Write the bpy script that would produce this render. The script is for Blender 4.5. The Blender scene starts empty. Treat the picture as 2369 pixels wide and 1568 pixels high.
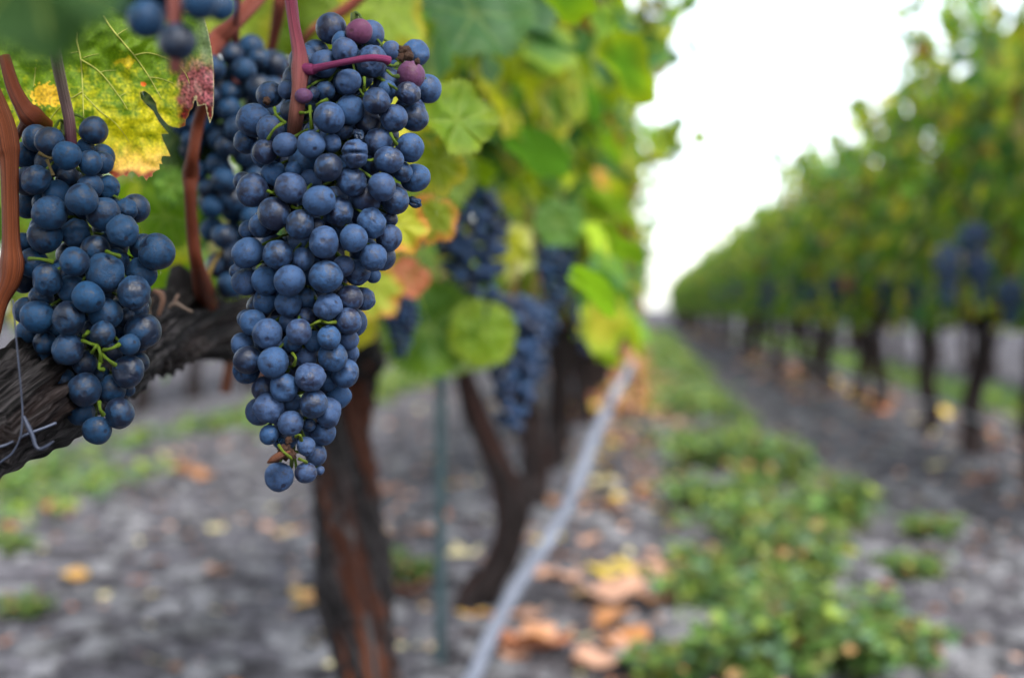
import bpy, math, random
import numpy as np
from mathutils import Vector, noise
R = math.radians
scene = bpy.context.scene
COL = scene.collection

# ------------------------------------------------------------------ camera, sky, sun, exposure
CAM_Z = 0.68
F = 2368 * 50 / 36.0                      # focal length in pixels of the 2368 x 1568 view used for measuring
YAW = math.atan(306 / F); PITCH = math.atan(69 / F)
fwd = Vector((-math.sin(YAW) * math.cos(PITCH), math.cos(YAW) * math.cos(PITCH), -math.sin(PITCH)))
rgt = Vector((math.cos(YAW), math.sin(YAW), 0))
upv = rgt.cross(fwd)
CAM = Vector((0, 0, CAM_Z))
cd = bpy.data.cameras.new('camera'); cam = bpy.data.objects.new('camera', cd); COL.objects.link(cam)
cam.location = CAM; cam.rotation_euler = (math.pi / 2 - PITCH, 0, YAW)
cd.lens = 50; cd.sensor_width = 36; cd.sensor_fit = 'HORIZONTAL'
cd.clip_start = 0.02; cd.clip_end = 6000
cd.dof.use_dof = True; cd.dof.focus_distance = 0.648; cd.dof.aperture_fstop = 5.2; cd.dof.aperture_blades = 0
scene.camera = cam

SUN_DIR = Vector((0.30, -0.50, 0.76)).normalized()
w = bpy.data.worlds.new('World'); scene.world = w; w.use_nodes = True
nt = w.node_tree; nt.nodes.clear()
sky = nt.nodes.new('ShaderNodeTexSky'); sky.sky_type = 'NISHITA'; sky.sun_disc = False
sky.sun_elevation = math.asin(SUN_DIR.z); sky.sun_rotation = math.atan2(SUN_DIR.x, SUN_DIR.y)
sky.air_density = 1.0; sky.dust_density = 1.2; sky.ozone_density = 1.0
hs = nt.nodes.new('ShaderNodeHueSaturation'); hs.inputs['Saturation'].default_value = 0.4
bg = nt.nodes.new('ShaderNodeBackground'); bg.inputs['Strength'].default_value = 0.12
wo = nt.nodes.new('ShaderNodeOutputWorld')
nt.links.new(sky.outputs[0], hs.inputs['Color']); nt.links.new(hs.outputs[0], bg.inputs['Color']); nt.links.new(bg.outputs[0], wo.inputs['Surface'])
sl = bpy.data.lights.new('sun', 'SUN'); sl.energy = 1.5; sl.angle = R(22); sl.color = (1.0, 0.97, 0.93)
so = bpy.data.objects.new('sun', sl); COL.objects.link(so); so.location = (8, -3, 9)
so.rotation_euler = SUN_DIR.to_track_quat('Z', 'Y').to_euler()
scene.view_settings.view_transform = 'Standard'; scene.view_settings.look = 'None'
scene.view_settings.exposure = 2.2; scene.view_settings.gamma = 1
scene.cycles.max_bounces = 8; scene.cycles.diffuse_bounces = 4; scene.cycles.transmission_bounces = 4
scene.cycles.use_denoising = True

# ------------------------------------------------------------------ measuring helpers
def P(px, py, d):
    return CAM + fwd * d + rgt * ((px - 1184) / F * d) - upv * ((py - 784) / F * d)
def G(px, py, z=0.0):
    r = fwd + rgt * ((px - 1184) / F) - upv * ((py - 784) / F)
    return CAM + r * ((z - CAM_Z) / r.z)
def proj(p):
    q = p - CAM; d = q.dot(fwd)
    if d < 1e-4: return (1e9, 1e9, d)
    return (1184 + F * q.dot(rgt) / d, 784 - F * q.dot(upv) / d, d)

# ------------------------------------------------------------------ mesh collector
class MB:
    def __init__(s):
        s.v = []; s.f = []; s.col = []; s.oc = []; s.rnd = []; s.mi = []; s.n = 0
    def add(s, verts, faces, col=None, oc=None, rnd=0.0, mi=0):
        verts = np.asarray(verts, dtype=float).reshape(-1, 3); k = len(verts)
        s.v.append(verts)
        base = s.n
        s.f.extend([tuple(i + base for i in f) for f in faces])
        s.mi.extend([mi] * len(faces))
        if col is None: col = (0.5, 0.5, 0.5)
        c = np.asarray(col, dtype=float)
        if c.ndim == 1: c = np.tile(c[:3], (k, 1))
        s.col.append(c)
        s.oc.append(np.zeros((k, 3)) if oc is None else np.asarray(oc, dtype=float))
        s.rnd.append(np.full(k, rnd)); s.n += k
        return base
    def mesh(s, name, mats, smooth=True):
        me = bpy.data.meshes.new(name)
        V = np.concatenate(s.v)
        me.from_pydata([tuple(x) for x in V], [], s.f)
        ca = me.attributes.new('Col', 'FLOAT_COLOR', 'POINT')
        C = np.ones((len(V), 4)); C[:, :3] = np.concatenate(s.col)
        ca.data.foreach_set('color', C.ravel())
        oa = me.attributes.new('oc', 'FLOAT_VECTOR', 'POINT'); oa.data.foreach_set('vector', np.concatenate(s.oc).ravel())
        ra = me.attributes.new('rnd', 'FLOAT', 'POINT'); ra.data.foreach_set('value', np.concatenate(s.rnd))
        for m in (mats if isinstance(mats, (list, tuple)) else [mats]): me.materials.append(m)
        me.polygons.foreach_set('material_index', s.mi)
        me.polygons.foreach_set('use_smooth', [smooth] * len(me.polygons))
        me.update()
        return me
def link(name, data, parent=None, loc=(0, 0, 0), scale=None, quat=None):
    o = bpy.data.objects.new(name, data); COL.objects.link(o); o.location = loc
    if parent: o.parent = parent
    if scale is not None: o.scale = scale if hasattr(scale, '__len__') else (scale,) * 3
    if quat is not None: o.rotation_mode = 'QUATERNION'; o.rotation_quaternion = quat
    return o
def tag(o, label=None, cat=None, group=None, kind=None):
    if label: o['label'] = label
    if cat: o['category'] = cat
    if group: o['group'] = group
    if kind: o['kind'] = kind
    return o
def empty(name, loc):
    o = bpy.data.objects.new(name, None); COL.objects.link(o); o.location = loc; o.empty_display_size = 0.05
    return o
def spline(pts, n):
    """Catmull-Rom through rows of numbers"""
    p = np.asarray(pts, dtype=float); m = len(p) - 1
    out = []
    for t in np.linspace(0, m, n):
        i = min(int(t), m - 1); u = t - i
        a = p[max(i - 1, 0)]; b = p[i]; c = p[i + 1]; d = p[min(i + 2, m)]
        out.append(0.5 * ((2 * b) + (c - a) * u + (2 * a - 5 * b + 4 * c - d) * u * u + (3 * b - a - 3 * c + d) * u ** 3))
    return np.array(out)
def tube(mb, pts, rad, seg=12, col=None, bark=0.0, seed=0.0, rings=None, twist=0.0, cap=True, mi=0):
    """tapered tube through points; bark > 0 roughens it into long stringy ridges"""
    pr = np.array([list(p) + [r] for p, r in zip(pts, rad)])
    n = rings or max(len(pts) * 4, 8)
    pr = spline(pr, n); c = pr[:, :3]; r = np.maximum(pr[:, 3], 1e-5)
    tg = np.gradient(c, axis=0); tg /= np.linalg.norm(tg, axis=1)[:, None] + 1e-12
    ref = np.array([0.31, 0.17, 0.93]) if abs(tg[0][2]) < 0.9 else np.array([1.0, 0.1, 0.0])
    nrm = np.cross(tg[0], ref); nrm /= np.linalg.norm(nrm)
    V = []; O = []; CC = []; s = 0.0
    for i in range(n):
        if i:
            nrm = nrm - tg[i] * nrm.dot(tg[i]); nrm /= np.linalg.norm(nrm); s += np.linalg.norm(c[i] - c[i - 1])
        bi = np.cross(tg[i], nrm)
        for k in range(seg):
            a = 2 * math.pi * k / seg
            rr = r[i]
            aa = a + twist * s
            if bark:
                q = Vector((math.cos(aa) * 3.2 + seed, math.sin(aa) * 3.2, s * 7))
                e = noise.noise(Vector((math.cos(aa) * 17 + seed, math.sin(aa) * 17, s * 12))) * 0.45 + noise.noise(q) * 0.9 + noise.noise(Vector((math.cos(aa) * 8 + seed, math.sin(aa) * 8, s * 13))) * 0.75 + noise.noise(Vector((math.cos(a) * 1.1 + seed, math.sin(a) * 1.1, s * 14))) * 0.7
                rr *= 1 + bark * e
            V.append(c[i] + (nrm * math.cos(a) + bi * math.sin(a)) * rr)
            O.append((math.cos(aa), math.sin(aa), s))
            CC.append(col if (col is not None and not callable(col)) else (col(i / (n - 1)) if callable(col) else (.5, .5, .5)))
    Fc = [(i * seg + k, i * seg + (k + 1) % seg, (i + 1) * seg + (k + 1) % seg, (i + 1) * seg + k) for i in range(n - 1) for k in range(seg)]
    if cap:
        Fc.append(tuple(range(seg - 1, -1, -1))); Fc.append(tuple((n - 1) * seg + k for k in range(seg)))
    mb.add(V, Fc, np.array(CC), np.array(O), seed % 1, mi)

# ------------------------------------------------------------------ materials
def new_mat(name):
    m = bpy.data.materials.new(name); m.use_nodes = True
    t = m.node_tree; b = t.nodes['Principled BSDF']
    return m, t, b
def N(t, kind, **kw):
    n = t.nodes.new(kind)
    for k, v in kw.items():
        if k in n.inputs: n.inputs[k].default_value = v
        else: setattr(n, k, v)
    return n
def attr(t, name):
    a = t.nodes.new('ShaderNodeAttribute'); a.attribute_name = name; return a
def ramp(t, fac, stops, interp='LINEAR'):
    r = t.nodes.new('ShaderNodeValToRGB'); r.color_ramp.interpolation = interp
    e = r.color_ramp.elements
    while len(e) < len(stops): e.new(0.5)
    for el, (p, c) in zip(e, stops):
        el.position = p; el.color = tuple(c) + (1,) if len(c) == 3 else c
    t.links.new(fac, r.inputs[0]); return r
def mixc(t, fac, a, b, mode='MIX'):
    m = t.nodes.new('ShaderNodeMix'); m.data_type = 'RGBA'; m.blend_type = mode
    for inp, v in ((m.inputs[0], fac), (m.inputs[6], a), (m.inputs[7], b)):
        if isinstance(v, (int, float)): inp.default_value = v
        elif isinstance(v, tuple): inp.default_value = v + (1,) if len(v) == 3 else v
        else: t.links.new(v, inp)
    return m.outputs[2]
def math_(t, op, a, b=None, clamp=False):
    m = t.nodes.new('ShaderNodeMath'); m.operation = op; m.use_clamp = clamp
    for i, v in ((0, a), (1, b)):
        if v is None: continue
        if isinstance(v, (int, float)): m.inputs[i].default_value = v
        else: t.links.new(v, m.inputs[i])
    return m.outputs[0]
def bump(t, b, h, strength, dist=0.01):
    n = t.nodes.new('ShaderNodeBump'); n.inputs['Strength'].default_value = strength; n.inputs['Distance'].default_value = dist
    t.links.new(h, n.inputs['Height']); t.links.new(n.outputs[0], b.inputs['Normal'])

def berry_mat(name, skin, skin2, bloom, bloom2, cover=0.5):
    m, t, b = new_mat(name)
    oc = attr(t, 'oc'); rn = attr(t, 'rnd'); oi = t.nodes.new('ShaderNodeObjectInfo')
    rnd = math_(t, 'FRACT', math_(t, 'ADD', rn.outputs['Fac'], oi.outputs['Random']))
    off = t.nodes.new('ShaderNodeVectorMath'); off.operation = 'MULTIPLY_ADD'
    comb = t.nodes.new('ShaderNodeCombineXYZ')
    for i, k in enumerate((37.0, 71.0, 53.0)): t.links.new(math_(t, 'MULTIPLY', rnd, k), comb.inputs[i])
    off.inputs[1].default_value = (1, 1, 1); t.links.new(oc.outputs['Vector'], off.inputs[0]); t.links.new(comb.outputs[0], off.inputs[2])
    def nz(scale, detail, dist=0.0, rough=0.55):
        n = N(t, 'ShaderNodeTexNoise', Scale=scale, Detail=detail, Roughness=rough, Distortion=dist)
        t.links.new(off.outputs[0], n.inputs['Vector']); return n.outputs['Fac']
    big = nz(1.15, 3.0, 0.6)
    mid = nz(3.4, 5.0, 0.5, 0.65)
    fine = nz(9.0, 4.0, 0.2, 0.75)
    # rubbed patches where the waxy bloom is gone, with a per-berry amount
    amt = math_(t, 'MULTIPLY_ADD', math_(t, 'POWER', rnd, 0.6), 0.34)
    t.nodes[-1].inputs[2].default_value = cover - 0.62
    v = math_(t, 'ADD', math_(t, 'MULTIPLY', big, 0.95), math_(t, 'MULTIPLY', mid, 0.42))
    mask = ramp(t, math_(t, 'SUBTRACT', v, math_(t, 'SUBTRACT', 0.62, amt)), [(0.0, (.10, .10, .10)), (0.07, (.42, .42, .42)), (0.24, (1, 1, 1))]).outputs[0]
    smu = N(t, 'ShaderNodeTexNoise', Scale=3.2, Detail=6.0, Roughness=0.75, Distortion=1.4); t.links.new(off.outputs[0], smu.inputs['Vector'])
    smudge = ramp(t, smu.outputs['Fac'], [(0.36, (.12, .12, .12)), (0.44, (.8, .8, .8)), (0.52, (1, 1, 1))]).outputs[0]
    mask = math_(t, 'MULTIPLY', mask, smudge)
    mask = math_(t, 'MULTIPLY', mask, math_(t, 'MULTIPLY_ADD', fine, 1.5))
    t.nodes[-2].inputs[2].default_value = 0.28
    # stylar scar at the outer pole
    sx = t.nodes.new('ShaderNodeSeparateXYZ'); t.links.new(oc.outputs['Vector'], sx.inputs[0])
    scar = ramp(t, math_(t, 'ADD', sx.outputs['Z'], math_(t, 'MULTIPLY', math_(t, 'SUBTRACT', mid, 0.5), 0.05)), [(0.0, (0, 0, 0)), (0.982, (0, 0, 0)), (0.990, (1, 1, 1)), (1.0, (1, 1, 1))]).outputs[0]
    mask = math_(t, 'MULTIPLY', mask, math_(t, 'SUBTRACT', 1.0, math_(t, 'MULTIPLY', scar, math_(t, 'MULTIPLY', rnd, 0.9))), True)
    rnd2 = math_(t, 'FRACT', math_(t, 'MULTIPLY', rnd, 7.31))
    sk = mixc(t, rnd2, skin, skin2)
    bl = mixc(t, rnd2, bloom, bloom2)
    bl = mixc(t, 0.35, bl, mixc(t, mid, (0.55, 0.55, 0.6), (1.35, 1.35, 1.3)), 'MULTIPLY')
    c = mixc(t, mask, sk, bl)
    # pale specks of dust and dried drops
    vor = N(t, 'ShaderNodeTexVoronoi', Scale=5.0); t.links.new(off.outputs[0], vor.inputs['Vector'])
    speck = ramp(t, vor.outputs['Distance'], [(0.0, (1, 1, 1)), (0.035, (1, 1, 1)), (0.06, (0, 0, 0))]).outputs[0]
    speck = math_(t, 'MULTIPLY', speck, ramp(t, mid, [(0.5, (0, 0, 0)), (0.6, (1, 1, 1))]).outputs[0])
    c = mixc(t, math_(t, 'MULTIPLY', speck, 0.5), c, (0.11, 0.15, 0.22))
    t.links.new(c, b.inputs['Base Color'])
    rr = math_(t, 'MULTIPLY_ADD', mask, 0.30); t.nodes[-1].inputs[2].default_value = 0.31
    t.links.new(rr, b.inputs['Roughness'])
    spc = math_(t, 'MULTIPLY_ADD', mask, -0.24); t.nodes[-1].inputs[2].default_value = 0.36
    t.links.new(spc, b.inputs['Specular IOR Level'])
    b.inputs['Sheen Weight'].default_value = 0.04; b.inputs['Sheen Roughness'].default_value = 0.5; b.inputs['Sheen Tint'].default_value = (0.55, 0.7, 1, 1)
    h = math_(t, 'ADD', math_(t, 'MULTIPLY', fine, 0.4), math_(t, 'MULTIPLY', mid, 1.0))
    h = math_(t, 'SUBTRACT', h, math_(t, 'MULTIPLY', scar, 1.2))
    bump(t, b, h, 0.22, 0.004)
    return m
M_BERRY = berry_mat('grape_skin', (.0025, .0035, .010), (.006, .005, .015), (.020, .055, .128), (.029, .053, .114), 0.50)
M_BERRY_DIM = berry_mat('shaded_and_dried_grape_skin', (.002, .0035, .009), (.004, .005, .013), (.0065, .034, .082), (.010, .033, .074), 0.48)  # darker copy with cluster shade painted into the skin; also serves dried berries
M_PURPLE = berry_mat('unripe_grape_skin', (.035, .004, .014), (.05, .007, .016), (.085, .022, .050), (.065, .028, .07), 0.52)

def leaf_mat(name, rough=0.5, transl=0.42, spec=0.24, tint=(1.15, 1.3, 0.6)):
    m, t, b = new_mat(name)
    a = attr(t, 'Col'); oc = attr(t, 'oc')
    n1 = N(t, 'ShaderNodeTexNoise', Scale=9.0, Detail=5.0, Roughness=0.65); t.links.new(oc.outputs['Vector'], n1.inputs['Vector'])
    n2 = N(t, 'ShaderNodeTexVoronoi', Scale=14.0, feature='DISTANCE_TO_EDGE'); t.links.new(oc.outputs['Vector'], n2.inputs['Vector'])
    c = mixc(t, 0.75, a.outputs['Color'], mixc(t, n1.outputs['Fac'], (0.35, 0.4, 0.35), (1.65, 1.6, 1.5)), 'MULTIPLY')
    ve = ramp(t, n2.outputs['Distance'], [(0.0, (1, 1, 1)), (0.07, (0, 0, 0))]).outputs[0]
    c = mixc(t, math_(t, 'MULTIPLY', ve, 0.22), c, mixc(t, 1.0, c, (1.7, 1.6, 1.2), 'MULTIPLY'))
    t.links.new(c, b.inputs['Base Color']); b.inputs['Roughness'].default_value = rough
    b.inputs['Specular IOR Level'].default_value = spec
    tr = t.nodes.new('ShaderNodeBsdfTranslucent'); t.links.new(mixc(t, 1.0, c, tint, 'MULTIPLY'), tr.inputs['Color'])
    mx = t.nodes.new('ShaderNodeMixShader'); mx.inputs[0].default_value = transl
    out = t.nodes['Material Output']
    t.links.new(b.outputs[0], mx.inputs[1]); t.links.new(tr.outputs[0], mx.inputs[2]); t.links.new(mx.outputs[0], out.inputs['Surface'])
    bump(t, b, n1.outputs['Fac'], 0.25, 0.01)
    return m
M_LEAF = leaf_mat('vine_leaf')
M_MATTELEAF = leaf_mat('matte_vine_leaf', .75, .3, .15)
M_DRYLEAF = leaf_mat('dry_leaf', 0.6, 0.15, 0.3, (1.2, 1, .8))
M_WEED = leaf_mat('weed_leaf', 0.5, 0.3, 0.4)

def bark_mat(name, dark, light, rust, rust_amt, sc=(5, 5, 9)):
    m, t, b = new_mat(name)
    oc = attr(t, 'oc')
    mp = t.nodes.new('ShaderNodeMapping'); mp.inputs['Scale'].default_value = sc; t.links.new(oc.outputs['Vector'], mp.inputs['Vector'])
    n1 = N(t, 'ShaderNodeTexNoise', Scale=1.6, Detail=8.0, Roughness=0.72, Distortion=0.4); t.links.new(mp.outputs[0], n1.inputs['Vector'])
    mp2 = t.nodes.new('ShaderNodeMapping'); mp2.inputs['Scale'].default_value = (1.3, 1.3, 2.2); t.links.new(oc.outputs['Vector'], mp2.inputs['Vector'])
    n2 = N(t, 'ShaderNodeTexNoise', Scale=1.2, Detail=3.0); t.links.new(mp2.outputs[0], n2.inputs['Vector'])
    c = ramp(t, n1.outputs['Fac'], [(0.42, dark), (0.52, tuple((x + y) / 2.4 for x, y in zip(dark, light))), (0.62, light)]).outputs[0]
    rm = ramp(t, n2.outputs['Fac'], [(0.57, (0, 0, 0)), (0.62, (1, 1, 1))]).outputs[0]
    c = mixc(t, math_(t, 'MULTIPLY', rm, rust_amt), c, mixc(t, n1.outputs['Fac'], tuple(x * .5 for x in rust), tuple(x * 1.4 for x in rust)))
    t.links.new(c, b.inputs['Base Color']); b.inputs['Roughness'].default_value = 0.8; b.inputs['Specular IOR Level'].default_value = 0.12
    bump(t, b, n1.outputs['Fac'], 1.0, 0.012)
    return m
M_BARK = bark_mat('old_vine_bark', (.006, .005, .0055), (.080, .070, .070), (.085, .026, .012), 0.75)
M_ARM = bark_mat('old_arm_bark', (.002, .0016, .0016), (.090, .080, .082), (.028, .013, .010), 0.4, (9, 9, 14))
M_BARK_FAR = bark_mat('vine_bark', (.004, .003, .003), (.046, .034, .033), (.055, .018, .011), 0.5)
def stem_mat(name, streak=0.6, rough=0.5):
    m, t, b = new_mat(name)
    a = attr(t, 'Col'); oc = attr(t, 'oc')
    mp = t.nodes.new('ShaderNodeMapping'); mp.inputs['Scale'].default_value = (8, 8, 7); t.links.new(oc.outputs['Vector'], mp.inputs['Vector'])
    n1 = N(t, 'ShaderNodeTexNoise', Scale=1.5, Detail=6.0, Roughness=0.7); t.links.new(mp.outputs[0], n1.inputs['Vector'])
    c = mixc(t, streak, a.outputs['Color'], ramp(t, n1.outputs['Fac'], [(0.36, (.22, .18, .2)), (0.5, (.85, .85, .85)), (0.64, (1.9, 2.0, 2.0))]).outputs[0], 'MULTIPLY')
    t.links.new(c, b.inputs['Base Color']); b.inputs['Roughness'].default_value = rough; b.inputs['Specular IOR Level'].default_value = 0.15
    bump(t, b, n1.outputs['Fac'], 0.5, 0.004)
    return m
M_STEM = stem_mat('cane_wood', 0.7); M_GREENSTEM = stem_mat('green_stem', 0.35, 0.4)

def simple_noise_mat(name, c1, c2, scale=30.0, rough=0.5, metal=0.0, bumps=0.1):
    m, t, b = new_mat(name)
    tc = t.nodes.new('ShaderNodeTexCoord')
    n1 = N(t, 'ShaderNodeTexNoise', Scale=scale, Detail=5.0, Roughness=0.65); t.links.new(tc.outputs['Object'], n1.inputs['Vector'])
    c = ramp(t, n1.outputs['Fac'], [(0.35, c1), (0.68, c2)]).outputs[0]
    t.links.new(c, b.inputs['Base Color']); b.inputs['Roughness'].default_value = rough; b.inputs['Metallic'].default_value = metal
    bump(t, b, n1.outputs['Fac'], bumps, 0.004)
    return m
M_HOSE = simple_noise_mat('grey_hose', (.095, .105, .135), (.165, .18, .225), 14, 0.5)
M_DARKHOSE = simple_noise_mat('dark_hose', (.10, .11, .13), (.2, .21, .24), 9, 0.4)
M_STAKE = simple_noise_mat('green_steel', (.012, .030, .036), (.028, .058, .065), 25, 0.6, 0.2)
M_WIRE = simple_noise_mat('galvanised_wire', (.012, .015, .028), (.035, .045, .075), 60, 0.45, 0.3)
M_STONE = simple_noise_mat('stone', (.035, .034, .036), (.17, .166, .176), 5, 0.8, 0, .4)

def ground_mat():
    m, t, b = new_mat('stony_soil')
    tc = t.nodes.new('ShaderNodeTexCoord'); pos = tc.outputs['Object']
    def nz(s, d, r=0.6):
        n = N(t, 'ShaderNodeTexNoise', Scale=s, Detail=d, Roughness=r); t.links.new(pos, n.inputs['Vector']); return n.outputs['Fac']
    vo = N(t, 'ShaderNodeTexVoronoi', Scale=38.0); t.links.new(pos, vo.inputs['Vector'])
    vo2 = N(t, 'ShaderNodeTexVoronoi', Scale=60.0); t.links.new(pos, vo2.inputs['Vector'])
    a, bb, c3 = nz(0.8, 4), nz(7, 6, 0.7), nz(45, 5, 0.7)
    c = ramp(t, bb, [(0.32, (.020, .020, .021)), (0.5, (.072, .070, .075)), (0.70, (.175, .172, .184))]).outputs[0]
    peb = ramp(t, vo.outputs['Color'], [(0.2, (.35, .35, .38)), (0.85, (1.75, 1.72, 1.75))]).outputs[0]
    c = mixc(t, 0.5, c, peb, 'MULTIPLY')
    c = mixc(t, 0.8, c, ramp(t, nz(3.2, 4, .6), [(0.35, (.55, .53, .52)), (0.65, (1.4, 1.4, 1.45))]).outputs[0], 'MULTIPLY')
    c = mixc(t, 0.6, c, mixc(t, a, (.80, .74, .70), (1.22, 1.22, 1.26)), 'MULTIPLY')
    c = mixc(t, 0.4, c, ramp(t, c3, [(0.3, (.4, .4, .4)), (0.7, (1.6, 1.6, 1.6))]).outputs[0], 'MULTIPLY')
    t.links.new(c, b.inputs['Base Color']); b.inputs['Roughness'].default_value = 0.9; b.inputs['Specular IOR Level'].default_value = 0.06
    h = math_(t, 'ADD', math_(t, 'MULTIPLY', vo.outputs['Distance'], -1.0), math_(t, 'ADD', bb, math_(t, 'MULTIPLY', vo2.outputs['Distance'], -0.5)))
    bump(t, b, h, 0.9, 0.03)
    return m
M_GROUND = ground_mat()

# ------------------------------------------------------------------ ground
def gz(x, y):
    return (noise.noise(Vector((x * 1.7, y * 1.7, 0))) * 0.018 + noise.noise(Vector((x * 6, y * 6, 3))) * 0.012 + noise.noise(Vector((x * 16, y * 16, 7))) * 0.006) * max(0.0, min(1.0, (30 - abs(y)) / 20))
def build_ground():
    xs = list(-np.geomspace(3000, 5.2, 16)) + list(np.arange(-5, 5.01, 0.075)) + list(np.geomspace(5.2, 3000, 16))
    ys = list(-np.geomspace(3000, 1.2, 12)) + list(np.arange(-1, 16.01, 0.085)) + list(np.geomspace(16.3, 4000, 22))
    V = [(x, y, gz(x, y) if (-5 < x < 5 and -1 < y < 16) else 0) for y in ys for x in xs]
    nx = len(xs)
    Fc = [(j * nx + i, j * nx + i + 1, (j + 1) * nx + i + 1, (j + 1) * nx + i) for j in range(len(ys) - 1) for i in range(nx - 1)]
    mb = MB(); mb.add(V, Fc)
    tag(link('ground', mb.mesh('ground', M_GROUND)), kind='structure')
build_ground()

# ------------------------------------------------------------------ leaf geometry
OUT = [(0, 1.0), (14, .80), (27, .60), (40, .78), (54, .92), (68, .74), (84, .56), (100, .64), (118, .74), (138, .58), (158, .50), (172, .16)]
def outline(res, teeth=0.0, rng=random, lob=1.0):
    th = np.linspace(-176, 176, res)
    a = np.array([o[0] for o in OUT]); r = np.array([o[1] for o in OUT])
    rr = np.interp(np.abs(th), a, r)
    rr = 0.72 + (rr - 0.72) * lob
    if teeth: rr = rr * (1 + teeth * (np.abs(((th / 9.0 + 40) % 1) - 0.5) * 2 - 0.5) * np.clip((176 - np.abs(th)) / 30, 0, 1))
    return np.radians(th), rr
def small_leaf(mb, p, nrm, tip, size, col, edge, rng, res=18, mi=0):
    """one vine leaf for a crown: fan around the petiole point, curled, with its own colours"""
    n = Vector(nrm).normalized(); t = Vector(tip); t = (t - n * t.dot(n))
    if t.length < 1e-4: t = n.orthogonal()
    t.normalize(); s = n.cross(t)
    th, rr = outline(res, 0.0, rng, rng.uniform(.2, .75))
    cup = rng.uniform(-.5, .35); fold = rng.uniform(-.1, .35); wav = rng.uniform(0.03, .14); ph = rng.uniform(0, 6.28)
    V = [p]; O = [(0, 0, 0)]; C = [col]; sc = rng.uniform(0, 50)
    for frac in (0.55, 1.0):
        for a, r in zip(th, rr):
            x = math.sin(a) * r * frac; y = math.cos(a) * r * frac
            z = cup * (x * x + y * y) * .6 + fold * abs(x) + wav * math.sin(a * 4 + ph) * frac
            V.append(p + (s * x + t * y + n * z) * size)
            O.append((x + sc, y, sc)); k = (1.0 if frac == 1.0 else 0.25)
            C.append(tuple(c * (1 - k) + e * k for c, e in zip(col, edge)))
    k = res
    Fc = [(0, 1 + i, 2 + i) for i in range(k - 1)] + [(1 + i, 1 + k + i, 2 + k + i, 2 + i) for i in range(k - 1)]
    mb.add([tuple(v) for v in V], Fc, np.array(C), np.array(O), 0, mi)

GREENS = [(.042, .105, .020), (.060, .140, .016), (.085, .180, .014), (.032, .090, .034), (.125, .215, .010), (.055, .135, .036)]
YEL = [(.18, .26, .008), (.25, .29, .010), (.34, .31, .02)]
WARM = [(.36, .17, .03), (.16, .055, .025), (.36, .27, .15)]
def leaf_colour(rng, yellow=0.25, warm=0.05):
    u = rng.random()
    if u < warm: c = rng.choice(WARM)
    elif u < warm + yellow: c = rng.choice(YEL)
    else: c = rng.choice(GREENS)
    f = rng.uniform(.85, 1.4); c = tuple(x * f for x in c)
    e = c
    v = rng.random()
    if v < .04: e = rng.choice(WARM)
    elif v < .28: e = rng.choice(YEL)
    return c, e

def build_crown(name, rng, shoots=15, zb=.62, top=1.95, half=.66, wide=.34, fill=200, size=(.045, .078), res=16, keep=None, yellow=.25, warm=.05, lean=0.0, fillz=(.62, 1.7)):
    """foliage of one vine in vine coordinates (row along Y): shoots rising from the cordon with leaves along them"""
    mb = MB()
    def put(p, out):
        if keep and not keep(p): return
        n = Vector((out.x * 1.0 + rng.gauss(0, .45), out.y * .5 + rng.gauss(0, .45), .45 + rng.gauss(0, .4)))
        tip = Vector((out.x * .7 + rng.gauss(0, .4), rng.gauss(0, .6), -.9))
        c, e = leaf_colour(rng, yellow, warm)
        small_leaf(mb, p, n, tip, rng.uniform(*size), c, e, rng, res)
    for i in range(shoots):
        y = -half + 2 * half * (i + rng.random()) / shoots
        side = rng.choice((-1, 1)); L = rng.uniform(.70, 1.0) * (top - zb) * (1.25 if rng.random() < .18 else 1)
        droop = rng.random() < .3
        pts = []; p = Vector((rng.uniform(-.05, .05), y, zb)); v = Vector((side * rng.uniform(.02, .22) + lean, rng.gauss(0, .15), 1)).normalized()
        steps = 15
        for k in range(steps):
            pts.append(p.copy()); p = p + v * (L / steps)
            v = (v + Vector((rng.gauss(0, .07) + (side * .03 if droop else -p.x * .10), rng.gauss(0, .09), -.16 if droop and k > 6 else .04))).normalized()
        if not keep or all(keep(q) for q in pts):
            tube(mb, pts, [.006 - .003 * k / steps for k in range(steps)], 5, (.16, .06, .035), rings=steps * 2, mi=1)
        for k in range(1, steps):
            for _ in range(1 if rng.random() < .55 else 2):
                az = rng.uniform(0, 6.283); o = Vector((math.cos(az), math.sin(az), 0))
                put(pts[k] + o * rng.uniform(.04, .10) + Vector((0, 0, rng.uniform(-.03, .03))), o)
    for i in range(fill):
        sx = rng.choice((-1, 1)); x = sx * wide * rng.uniform(.35, 1.0); z = rng.uniform(*fillz)
        put(Vector((x + lean * (z - zb), rng.uniform(-half, half), z)), Vector((sx, rng.gauss(0, .3), 0)))
    return mb.mesh(name, [M_LEAF, M_STEM])

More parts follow.
